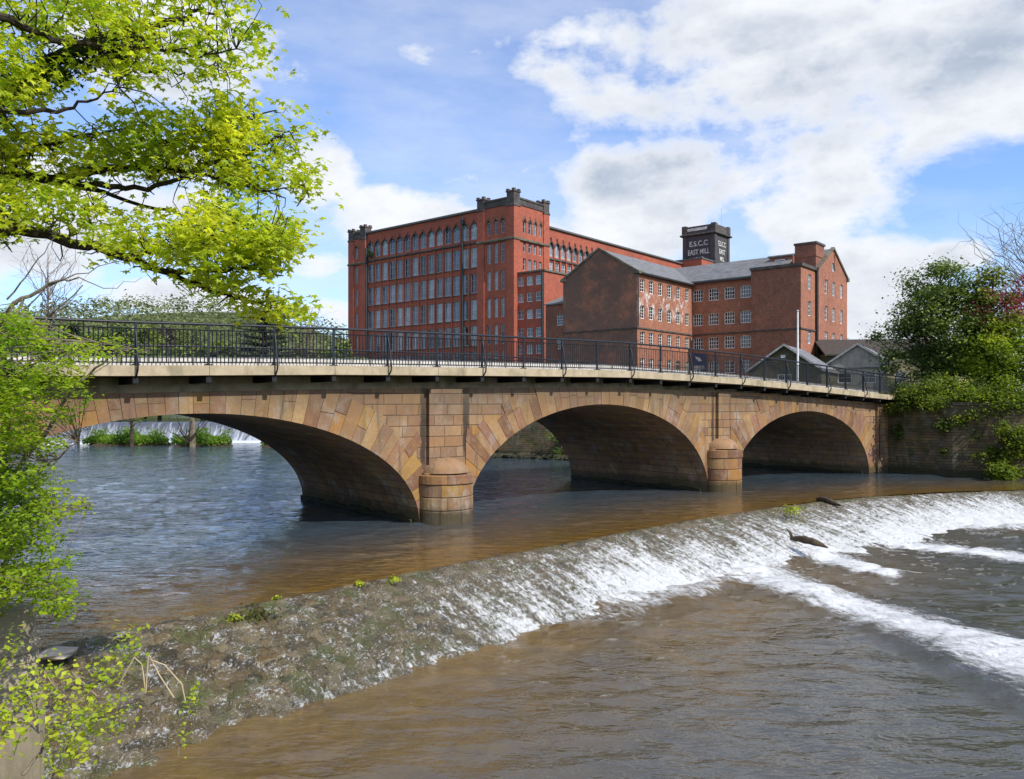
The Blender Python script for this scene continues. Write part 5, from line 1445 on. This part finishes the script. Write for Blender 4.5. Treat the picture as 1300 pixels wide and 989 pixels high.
for pts, r in STEM:
    P = [Vector(at(*p)) for p in pts]; out = []
    for i in range(len(P)-1):
        for k in range(4): out.append(P[i].lerp(P[i+1], k/4)+Vector([rg.uniform(-.02, .02) for _ in range(3)]))
    out.append(P[-1]); n = len(out); wood.tube([loc(q) for q in out], [r*(1-.8*i/n) for i in range(n)], 6); wood_pts += [np.array(q) for q in out]
WPn = np.array(wood_pts)
BP = [(-60, 390), (20, 392), (45, 410), (85, 425), (130, 425), (178, 440), (182, 458), (140, 468), (100, 480), (112, 500), (88, 528), (66, 545), (76, 562), (50, 585), (72, 612), (112, 638), (88, 658), (78, 655), (60, 680), (98, 700), (80, 722), (62, 705), (88, 750), (96, 772), (78, 790), (55, 775), (40, 760), (20, 765), (-60, 790)]
xs = rr_.uniform(-60, 190, 4200); ys = rr_.uniform(385, 795, 4200); ok = poly_in(BP, xs, ys)
dens = np.clip(1.15-xs/115, .16, 1); ok &= (rr_.random(4200) < dens) & (fbm(xs/20, ys/14, 77) > .45)
for x, y in list(zip(xs[ok], ys[ok]))[:980]:
    Y = 8.1+rr_.normal()*.45-.003*max(0, x); c = np.array(at(x, y, Y)); a = WPn[np.argmin(np.linalg.norm(WPn-c, axis=1))]
    # flat leafy sprays
    d = c-a; d /= np.linalg.norm(d)+1e-6; d = d+rr_.normal(size=3)*.5; d[2] *= .4; d /= np.linalg.norm(d)
    if rr_.random() < .6: wood.tube([loc(a), loc(c)], [.006, .003], 3, cap=False)
    m = int(rr_.integers(16, 34)); u_ = rr_.uniform(-.5, .5, (m, 1))*rr_.uniform(.15, .42)
    LP.append(c+u_*d+rr_.normal(size=(m, 3))*np.array([.05, .05, .03]))
LP = np.concatenate(LP)-np.array(base)
wood.build('stems', M['barkg'], sb); leaves('foliage', LP, .052, leafcols(len(LP), (.13, .27, .018), (.42, .52, .03), 12, .25, LP*2), M['leaf'], sb, up=.55, seed=6)

def sprig(pts, r, nleaf, lsize, label, name='sapling', seed=1, spread=.05, ca=YG1, cb=YG2, cat='plant'):
    rr = np.random.default_rng(seed); P = [Vector(at(*p)) for p in pts]; b0 = P[0]
    root = empty(name, tuple(b0), 0, label, cat); wd = MB()
    pp = []; 
    for i in range(len(P)-1):
        for k in range(6): pp.append(P[i].lerp(P[i+1], k/6)+Vector([rg.uniform(-.008, .008) for _ in range(3)]))
    pp.append(P[-1]); n = len(pp); wd.tube([tuple(q-b0) for q in pp], [r*(1-.75*i/n) for i in range(n)], 5); 
    arr = np.array([tuple(q-b0) for q in pp]); k = rr.integers(n//5, n, nleaf)
    L = arr[k]+rr.normal(size=(nleaf, 3))*spread
    wd.build('stem', M['barkg'], root); leaves('leaves', L, lsize, leafcols(nleaf, ca, cb, seed, .2), M['leaf'], root, up=.5, seed=seed)
    return root
sprig([(30, 985, 6.0), (70, 925, 6.2), (110, 880, 6.4), (140, 850, 6.5), (168, 806, 6.6)], .012, 330, .05, 'leafy young sapling leaning right over the weir at bottom left', seed=3, spread=.07)
sprig([(-10, 960, 5.8), (10, 920, 5.9), (30, 885, 6.0), (60, 865, 6.1)], .01, 300, .055, 'low bright green shoots at the foot of the concrete pillar', seed=4, spread=.10)
sprig([(60, 1000, 6.0), (85, 950, 6.0), (110, 915, 6.1), (150, 905, 6.1)], .01, 320, .05, 'spreading leafy shoots in the bottom left corner below the sapling', seed=5, spread=.10)
sprig([(225, 960, 6.5), (238, 910, 6.6), (248, 868, 6.7)], .006, 60, .045, 'thin single upright shoot with few leaves right of the sapling', seed=6, spread=.04)
sprig([(-10, 870, 6.6), (5, 835, 6.6), (22, 805, 6.6)], .006, 70, .05, 'short leafy twig in front of the concrete pillar', seed=7, spread=.05)
# dry bent stalks
p0 = at(185, 880, 8.6); st = MB()
for pts in ([(0, 0, 0), (-.05, .02, .3), (-.12, 0, .38), (-.28, 0, .1)], [(0, 0, .0), (.03, 0, .42), (.14, 0, .2), (.3, 0, -.05)], [(.06, 0, .35), (.2, 0, .3), (.36, .05, .08), (.4, .05, -.1)]): st.tube(pts, .008, 5)
tag(st.build('dry_stalk', plain('straw_stalk', (.45, .36, .22), .8, .2), loc=p0), 'pale dry bent plant stalks lying on the weir stones', 'stalks')
p0 = at(75, 880, 8.0); st = MB()
for k in range(9):
    a = rg.uniform(0, 6.28); st.tube([(0, 0, 0), (math.cos(a)*.2, math.sin(a)*.2, rg.uniform(.1, .35)), (math.cos(a)*.5, math.sin(a)*.3, rg.uniform(-.1, .5))], .006, 4)
tag(st.build('dry_stalk', plain('brown_bramble', (.25, .18, .11), .8, .2), loc=p0), 'tangle of thin bare brown brambles right of the concrete pillar', 'brambles')
# concrete pillar
pc = at(8, 772, 8.4); pil = empty('concrete_pillar', (pc[0], pc[1], 0), 0, 'short round weathered concrete pillar with moss-stained top at the left bank', 'pillar')
pm = concrete('lichened_concrete', (.30, .25, .17), .5); zt = pc[2]
def lathe(mb, prof, n=20, col=None):
    V = [(r*math.cos(2*math.pi*i/n), r*math.sin(2*math.pi*i/n), z) for r, z in prof for i in range(n)]
    fs = [(k*n+i, k*n+(i+1) % n, (k+1)*n+(i+1) % n, (k+1)*n+i) for k in range(len(prof)-1) for i in range(n)]
    fs.append(tuple((len(prof)-1)*n+i for i in range(n))); mb.add(V, fs, col)
mb = MB(); lathe(mb, [(.30, -1), (.31, .2), (.295, .9), (.29, zt-.45)]); mb.build('shaft', pm, pil, True)
mb = MB(); lathe(mb, [(.29, zt-.45), (.31, zt-.43), (.31, zt-.36), (.27, zt-.34), (.265, zt-.04), (.24, zt), (.02, zt+.005)]); mb.build('cap', pm, pil)
mb = MB(); lathe(mb, [(.34, -.6), (.35, zt-.98), (.33, zt-.9), (.30, zt-.88)]); mb.build('plinth', pm, pil)
M['logbark'] = bark_mat('rotten_log_bark', (.10, .075, .05))
# a few loose things on the weir
mb = MB(); rock(mb, (0, 0, 0), .3, flat=.3, seed=77); tag(mb.build('stone_slab', plain('pale_slab', (.42, .36, .27), .8, .3), loc=onz(73, 829, .03)), 'pale flat slab stone on the weir crest near the pillar', 'stone')
lg = MB(); a = np.array(onz(1037, 633.5, .05)); b = np.array(onz(1068, 640, .02)); d = b-a
lg.tube([tuple(d*q_+np.array([0, .05*math.sin(q_*9), .05*math.sin(q_*5)])) for q_ in np.linspace(0, 1, 9)], [.05, .09, .11, .10, .12, .10, .09, .06, .03], 8); lg.tube([tuple(d*.4), tuple(d*.45+np.array([.1, 0, .22]))], [.04, .015], 5); tag(lg.build('driftwood_log', M['logbark'], loc=tuple(a)), 'dark driftwood log stranded on the weir crest at right', 'log')
lg = MB(); a = np.array(onz(1003, 684, -.45)); b = np.array(onz(1052, 696, -.6)); d = b-a
lg.tube([tuple(d*q_+np.array([0, .06*math.sin(q_*8), .09*math.sin(q_*3.1)])) for q_ in np.linspace(0, 1, 9)], [.03, .08, .10, .13, .11, .12, .09, .06, .02], 8); lg.tube([tuple(d*.08), (.0, 0, .2), (-.12, .02, .34)], [.06, .04, .015], 6); tag(lg.build('driftwood_log', M['logbark'], loc=tuple(a)), 'black waterlogged log jammed in the white water below the crest', 'log')
def tuft(px, py, z, r, n, label, seed, ca=G1, cb=YG2):
    p = onz(px, py, z); rr = np.random.default_rng(seed); L = rr.normal(size=(n, 3))*np.array([r, r, r*.45])+np.array([0, 0, r*.4])
    o = leaves('weir_plant', L, .09, leafcols(n, ca, cb, seed), M['leaf'], up=.3, seed=seed, droop=-1.5); o.location = p; tag(o, label, 'plant', 'plants growing on the weir')
tuft(1005, 650, .02, .22, 260, 'bright green moss clump on the weir crest below the second pier', 1)
tuft(327, 782, -.1, .17, 150, 'ragged brown and green tuft on the dry weir stones', 2, (.10, .07, .03), G2)
tuft(456, 742, .02, .07, 40, 'small yellow-green sprout on the crest left of the first pier', 3)
tuft(500, 737, .02, .08, 40, 'small yellow-green sprout on the crest below the first pier', 4)
tuft(298, 785, -.05, .08, 50, 'small green weed on the dry stones near the crest', 5)
tuft(352, 760, .02, .05, 30, 'tiny lone sprout on the crest where the dry stones begin', 6)

# right bank tree, bushes and wall greenery
p = at(1195, 520, 50)
make_tree('holm_oak', (p[0]-.1, 50, 4.4), 8.2, 2.9, 'dark green rounded tree on the right bank above the retaining wall', trunk_r=.25, crown_lo=.02, nclump=120, per=300, leaf=.18, ca=(.05, .09, .02), cb=(.20, .28, .05), mat='leafd', seed=21, csize=.25)
make_tree('ivy_clad_tree', (p[0]+2.0, 48.0, 4.4), 8.0, 1.35, 'slim ivy-wrapped tree with yellow-green leaves right of the dark tree', trunk_r=.2, crown_lo=.05, nclump=80, per=120, leaf=.2, ca=(.06, .10, .02), cb=(.34, .38, .06), seed=22, shape='column', csize=.4)
p2 = at(1268, 500, 46)
make_tree('young_lime_tree', (p2[0]+.7, 46, 4.3), 4.3, 2.2, 'light lime-green young tree at the right edge above the wall', trunk_r=.12, crown_lo=.05, nclump=80, per=130, leaf=.2, ca=(.11, .19, .02), cb=(.30, .38, .04), mat='leaf', seed=23)
p3 = at(1283, 400, 47)
make_tree('copper_beech', (p3[0], 47.5, 4.3), 7.4, 2.0, 'sparse tree with purple-red young leaves between the greens at the right edge', trunk_r=.1, crown_lo=.42, nclump=44, per=60, leaf=.17, ca=(.16, .02, .04), cb=(.36, .05, .09), seed=24, sparse=True)
p4 = at(1330, 400, 52)
def bare_tree(base, H, cr, label, seed, n=70, r=.16, mat='barkg', name='bare_tree', lo=.35):
    rr = np.random.default_rng(seed); root = empty(name, base, 0, label, 'tree'); mb = MB()
    mb.tube([(0, 0, -.3), (.1, 0, H*.3), (0, .1, H*.6), (.05, 0, H*.95)], [r, r*.8, r*.45, .01], 6)
    mb.build('trunk', M[mat], root); mb = MB()
    for i in range(n):
        h = H*rr.uniform(lo, .9); a = rr.uniform(0, 6.28); R = cr*rr.uniform(.4, 1)*(1.1-abs(h/H-.6)); c = np.array([R*math.cos(a), R*math.sin(a), h+R*rr.uniform(.3, .9)])
        pts = limb(mb, (0, 0, h*.8), c, r*.22, .012, 5, .25, rg=rr, n=4)
        for k in range(7):
            q = np.array(pts[rr.integers(1, 6)]); e = q+rr.normal(size=3)*cr*.2+np.array([math.cos(a), math.sin(a), .5])*cr*.12
            limb(mb, q, e, .014, .005, 3, .25, rg=rr, n=3)
    mb.build('branches', M[mat], root); return root
bare_tree((p4[0]-.3, 52, 4.3), 11.5, 4.6, 'leafless grey tree whose fine twigs reach in from the right edge', 31, n=95)
def bush(name, c, r, n, leaf, ca, cb, label, seed, mat='leafd', flat=.6, up=.35, cat='bush', clumps=14, group=None):
    rr = np.random.default_rng(seed); root = empty(name, c, 0, label, cat, group); mb = MB(); L = []
    for k in range(clumps):
        q = rr.normal(size=3)*np.array([r[0], r[1], r[2]])*.55; q[2] = abs(q[2])+.1*r[2] if flat >= 0 else q[2]
        limb(mb, (q[0]*.2, q[1]*.2, -.2), q, .03, .008, 4, .15, rg=rr, n=4)
        m = n//clumps; L.append(q+rr.normal(size=(m, 3))*np.array(r)*.23)
    L = np.concatenate(L); mb.build('stems', M['barkg'], root)
    leaves('foliage', L, leaf, leafcols(len(L), ca, cb, seed, .3, L), M[mat], root, up=up, seed=seed); return root
def bpx(x, y, Y): return at(x, y, Y)
DG, OG, LG = ((.03, .055, .012), (.10, .15, .025)), ((.07, .11, .02), (.20, .26, .04)), ((.09, .16, .02), (.27, .34, .04))
BUS = [(1150, 522, 46.8, (1.1, .7, .7), 2600, OG, 'olive shrub spilling over the wall coping next to the last railing post'), (1240, 540, 44.3, (1.3, .6, .7), 2400, LG, 'light leafy branches hanging over the wall right of its middle'), (1210, 572, 44.5, (.5, .25, .35), 500, OG, 'tiny tuft of weeds in the wall joints at mid height'),(1172, 505, 46.6, (1.3, .9, .8), 3600, DG, 'dark shaggy bush at the abutment corner beside the railing end'), (1190, 522, 45.4, (1.6, .9, .9), 4200, OG, 'olive bush hanging over the wall top below the dark tree'), (1222, 548, 44.6, (1.0, .5, .8), 3000, DG, 'dark ivy mass trailing down the middle of the wall'),
       (1225, 515, 45.5, (1.8, 1., 1.0), 4200, LG, 'sunlit yellow-green bush on the wall top under the ivy-wrapped tree'), (1265, 530, 43.9, (1.5, .8, 1.0), 3400, OG, 'mid green bush over the wall right of the ivy mass'), (1290, 520, 43.4, (1.6, .9, 1.1), 3800, LG, 'bright green bush on the wall top at the right edge'),
       (1292, 560, 42.5, (1.0, .5, .7), 2600, OG, 'scrubby growth covering the wall face at the right edge'), (1275, 598, 42.2, (.9, .4, .5), 1400, LG, 'low green plants at the waterline at the foot of the wall'), (1262, 578, 43.1, (.6, .3, .35), 700, OG, 'small fern-like bush rooted in the wall face'), (1145, 545, 46.5, (.6, .3, .7), 1300, DG, 'dark creeper on the abutment wall below the railing end'), (1135, 500, 48, (.5, .4, .5), 600, OG, 'small bush in front of the yellow building')]
for i, (x, y, Y, r, n, (ca, cb), lab) in enumerate(BUS):
    bush('bank_bush', at(x, y, Y), r, int(n*1.3), .16, ca, cb, lab, 50+i, 'leaf' if ca[1] > .1 else 'leafd', flat=(-1 if y > 540 else 1))
bush('wall_fern', at(722, 556, 57.6), (1.0, .5, .8), 1500, .12, (.06, .14, .02), (.20, .32, .04), 'bright green bush on the river wall behind the middle arch', 71, 'leaf', flat=-1)

# islands in the upper pool
def island(px, py, w, d, label, seed, tree=True):
    p = onz(px, py, 0); rr = np.random.default_rng(seed)
    root = empty('river_island', (p[0], p[1]+d, 0), 0, label, 'island'); mb = MB(); N = 24; V = [(0, 0, .45)]
    for k, (f_, z) in enumerate(((.5, .38), (.85, .2), (1.05, -.2))):
        for i in range(N):
            a = 2*math.pi*i/N; k_ = 1+.18*math.sin(3*a+seed)+.1*math.sin(5*a); V.append((w*f_*k_*math.cos(a), d*f_*k_*math.sin(a), z+rr.uniform(-.05, .05)))
    fs = [(0, 1+i, 1+(i+1) % N) for i in range(N)]+[(1+k*N+i, 1+(k+1)*N+i, 1+(k+1)*N+(i+1) % N, 1+k*N+(i+1) % N) for k in range(2) for i in range(N)]
    mb.add(V, fs); mb.build('mound', t_ground, root, True)
    n = int(1600*w); a = rr.uniform(0, 6.28, n); r_ = np.sqrt(rr.random(n)); L = np.stack([w*1.05*r_*np.cos(a), d*1.05*r_*np.sin(a), .5-.42*r_**2+rr.random(n)*.55], -1)
    L[:, 2] += rr.random(n)**3*.9*(np.sin(L[:, 0]*2.3+seed) > 0); leaves('grass_cover', L, .22, leafcols(n, (.07, .16, .02), (.24, .38, .05), seed, .25, L), M['leaf'], root, up=.2, seed=seed, droop=-2.)
    return root
t_ground = t = NT('muddy_bank', .9, .2).base((.06, .045, .03)).mat
island(150, 566, 3.9, 1.5, 'low grassy river island left of centre in front of the far weir', 1)
island(249, 567, 2.7, 1.3, 'grassy river island with a forked bare tree in front of the far weir', 2)
island(352, 568, 1.6, .7, 'small low grass islet at the right end of the far weir', 3)
ip = onz(164, 562, .4); make_tree('willow_sapling', (ip[0], ip[1]+.5, .3), 4.6, 1.5, 'dark slender leaning tree on the left river island', trunk_r=.16, crown_lo=.35, nclump=20, per=26, leaf=.16, ca=OG[0], cb=LG[1], seed=41, sparse=True)
ip = onz(241, 562, .4)
make_tree('island_tree', (ip[0], ip[1]+.6, .3), 7.5, 1.6, 'pale trunked tree rising from the middle river island', trunk_r=.25, crown_lo=.3, nclump=30, per=26, leaf=.16, ca=(.09, .14, .02), cb=(.2, .26, .04), seed=42, sparse=True, bark='barkg')
mb = MB(); rr = np.random.default_rng(9)
for k in range(10):
    a = rr.uniform(-2.6, 2.6); limb(mb, (0, 0, 0), (a, rr.normal()*.3, rr.uniform(1.0, 3.2)), .06, .015, 6, .18, rg=rr)
tag(mb.build('willow_shrub', M['barkd'], loc=(ip[0]-.3, ip[1]+.2, .35)), 'fan of bare dark willow stems on the middle river island', 'shrub')
make_tree('island_tree', (onz(150, 562)[0]-2, 78.6, .3), 3.4, 1.3, 'bushy light green sapling at the left end of the left island', trunk_r=.1, crown_lo=.2, nclump=18, per=50, leaf=.15, ca=(.08, .15, .02), cb=(.2, .3, .04), seed=44)

OG = ((.08, .13, .03), (.22, .28, .06)); DG = ((.04, .07, .02), (.11, .16, .035))
# background trees beyond the bridge (photo column, distance, height at pixel row, radius)
BG = [ # x, Ytop row, dist, crown px radius, colours, seed, kind, label
 (20, 395, 150, 30, OG, 1, 'round', 'mid green tree behind the hawthorn bush at the far left'),
 (92, 388, 140, 16, DG, 2, 'cone', 'small dark conifer rising above the railing at left'),
 (128, 400, 160, 26, OG, 3, 'round', 'olive tree between the dark conifer and the pale round one'),
 (150, 396, 170, 18, DG, 4, 'round', 'dark bushy treetop just left of the pale round tree'),
 (186, 392, 150, 27, ((.12, .16, .025), (.24, .28, .05)), 5, 'round', 'pale yellow-green round-topped tree above the railing'),
 (215, 392, 210, 26, ((.06, .05, .03), (.12, .10, .06)), 6, 'round', 'brownish budding tree on the rise behind the pale round one'),
 (245, 388, 120, 26, ((.09, .12, .03), (.19, .22, .06)), 7, 'sparse', 'thin airy tree with young leaves above the railing'),
 (275, 418, 110, 24, LG, 8, 'round', 'bright green bushy tree behind the railing left of the cedar'),
 (232, 425, 115, 30, OG, 9, 'round', 'olive tree behind the railing below the airy tree'),
 (190, 430, 118, 26, OG, 10, 'round', 'green tree behind the railing below the pale round tree'),
 (150, 428, 115, 28, LG, 11, 'round', 'fresh green tree behind the railing at left'),
 (375, 425, 125, 26, ((.03, .04, .018), (.08, .09, .03)), 12, 'round', 'dark dense tree behind the railing right of the cedar'),
 (412, 424, 130, 24, LG, 13, 'round', 'light green tree behind the railing next to the red mill'),
 (438, 420, 140, 20, OG, 14, 'round', 'grey-green tree touching the left corner of the red mill'),
 (100, 425, 118, 30, OG, 15, 'round', 'leafy tree behind the railing left of the fresh green one'),
 (55, 420, 112, 32, LG, 16, 'round', 'fresh green tree mostly hidden by the hawthorn bush'),
 (318, 430, 118, 26, OG, 17, 'round', 'green tree directly under the cedar behind the railing')]
for (x, ytop, Y, rp, (ca, cb), sd, kd, lab) in BG:
    top = EYE+(HY-ytop-17)/F*Y; H = top-4.2; r_ = rp/F*Y; X = (x-CX)/F*Y
    gz = 4.2
    make_tree('bankside_tree', (X, Y, gz), H, r_, lab, group='trees beyond the bridge', trunk_r=.25, crown_lo=.02 if kd != 'cone' else .05, nclump=60 if kd != 'sparse' else 46, per=80 if kd != 'sparse' else 40, leaf=.75 if kd != 'sparse' else .4, ca=ca, cb=cb, seed=200+sd, shape='cone' if kd == 'cone' else 'round', csize=.3, sparse=kd == 'sparse', mat='leafd')
# cedar with layered boughs
cY = 112; cb_ = ((335-CX)/F*cY, cY, 4.2); ctop = EYE+(HY-386)/F*cY-4.2
ce = empty('cedar_tree', cb_, 0, 'dark layered cedar standing above the railing under the sycamore bough', 'tree')
mb = MB(); mb.tube([(0, 0, -.3), (0, 0, ctop*.6), (.2, 0, ctop)], [.5, .35, .08], 8); L = []; rr = np.random.default_rng(61)
for k in range(11):
    z = ctop*(.25+.75*k/11); R = 5.6*(1-.45*k/11)
    for j in range(7):
        a = rr.uniform(0, 6.28); rj = R*rr.uniform(.6, 1.05); e = (rj*math.cos(a), rj*math.sin(a), z+rr.uniform(-.1, .5)); limb(mb, (0, 0, z-.3), e, .12, .02, 4, .05, rg=rr, n=4)
        m = 120; f_ = rr.random(m)**.7; L.append(np.stack([e[0]*f_+rr.normal(size=m)*.35, e[1]*f_+rr.normal(size=m)*.35, (z-.3)+(e[2]-z+.3)*f_+rr.normal(size=m)*.10+.05], -1))
L = np.concatenate(L); mb.build('trunk', M['barkd'], ce); leaves('crown', L, .34, leafcols(len(L), (.015, .022, .016), (.045, .06, .035), 6), M['leafd'], ce, up=.75, seed=61)
bt1 = ((392-CX)/F*125, 125, 4.2); bare_tree(bt1, 15, 4.6, 'leafless twiggy tree between the cedar and the red mill', 33, n=40, r=.25)
bt2 = ((108-CX)/F*60, 60, 4.2); bare_tree(((60-CX)/F*60, 60, 3.5), 13, 4., 'thin bare tree behind the left end of the bridge', 34, n=26, r=.14)
# shrubs that grow from the parapet tops of the tall mill
def loc_em(x, y, z):
    c, s = math.cos(AR), math.sin(AR); return (.23+x*c-y*s, 120+x*s+y*c, z)
bush('parapet_buddleia', loc_em(2, 35.8, 33.6), (1.3, 1.3, .9), 900, .3, (.05, .10, .02), (.14, .22, .04), 'self-seeded green bush on top of the left end tower of the red mill', 81)
bush('parapet_buddleia', loc_em(-.3, 31.9, 29.3), (.6, .7, .8), 400, .25, (.03, .06, .02), (.09, .13, .03), 'dark green self-seeded shrub on the ledge near the left end of the red mill', 82)
# ivy and tree wall on the far bank behind the weir
rr = np.random.default_rng(90)
for k, (x, Y, h_) in enumerate([(-50, 96, 7), (-43, 99, 8), (-37, 97, 7), (-31, 100, 8), (-25, 96, 7), (-19, 97, 6.5)]):
    make_tree('riverside_tree', (x, Y, 2.2), h_, 3.6, ['dark riverside tree upstream of the far weir, leftmost of the row', 'riverside tree upstream of the far weir, second from the left', 'riverside tree upstream of the far weir, third from the left', 'riverside tree upstream of the far weir, fourth from the left', 'riverside tree upstream of the far weir, fifth from the left', 'riverside tree upstream of the far weir, rightmost of the row'][k], group='trees upstream of the weir', trunk_r=.2, crown_lo=.0, nclump=50, per=80, leaf=.5, ca=D1, cb=OG[1], seed=300+k)
# wooded hillside far off
n = 9000; hx = rr.uniform(-420, 60, n); hy = rr.uniform(260, 520, n); hz = ground_h(hx, hy, np.full(n, 99.))
L = np.stack([hx, hy, hz+rr.random(n)*7], -1)
o = leaves('far_woodland', np.repeat(L, 5, 0)+rr.normal(size=(n*5, 3))*np.array([2.5, 2.5, 1.8]), 1.9, leafcols(n*5, (.09, .12, .05), (.20, .23, .09), 7, .3, np.repeat(L, 5, 0)*.03), M['leafd'], up=.4, seed=91)
tag(o, 'distant wooded hillside on the left horizon beyond the railing', 'woodland', kind='stuff')
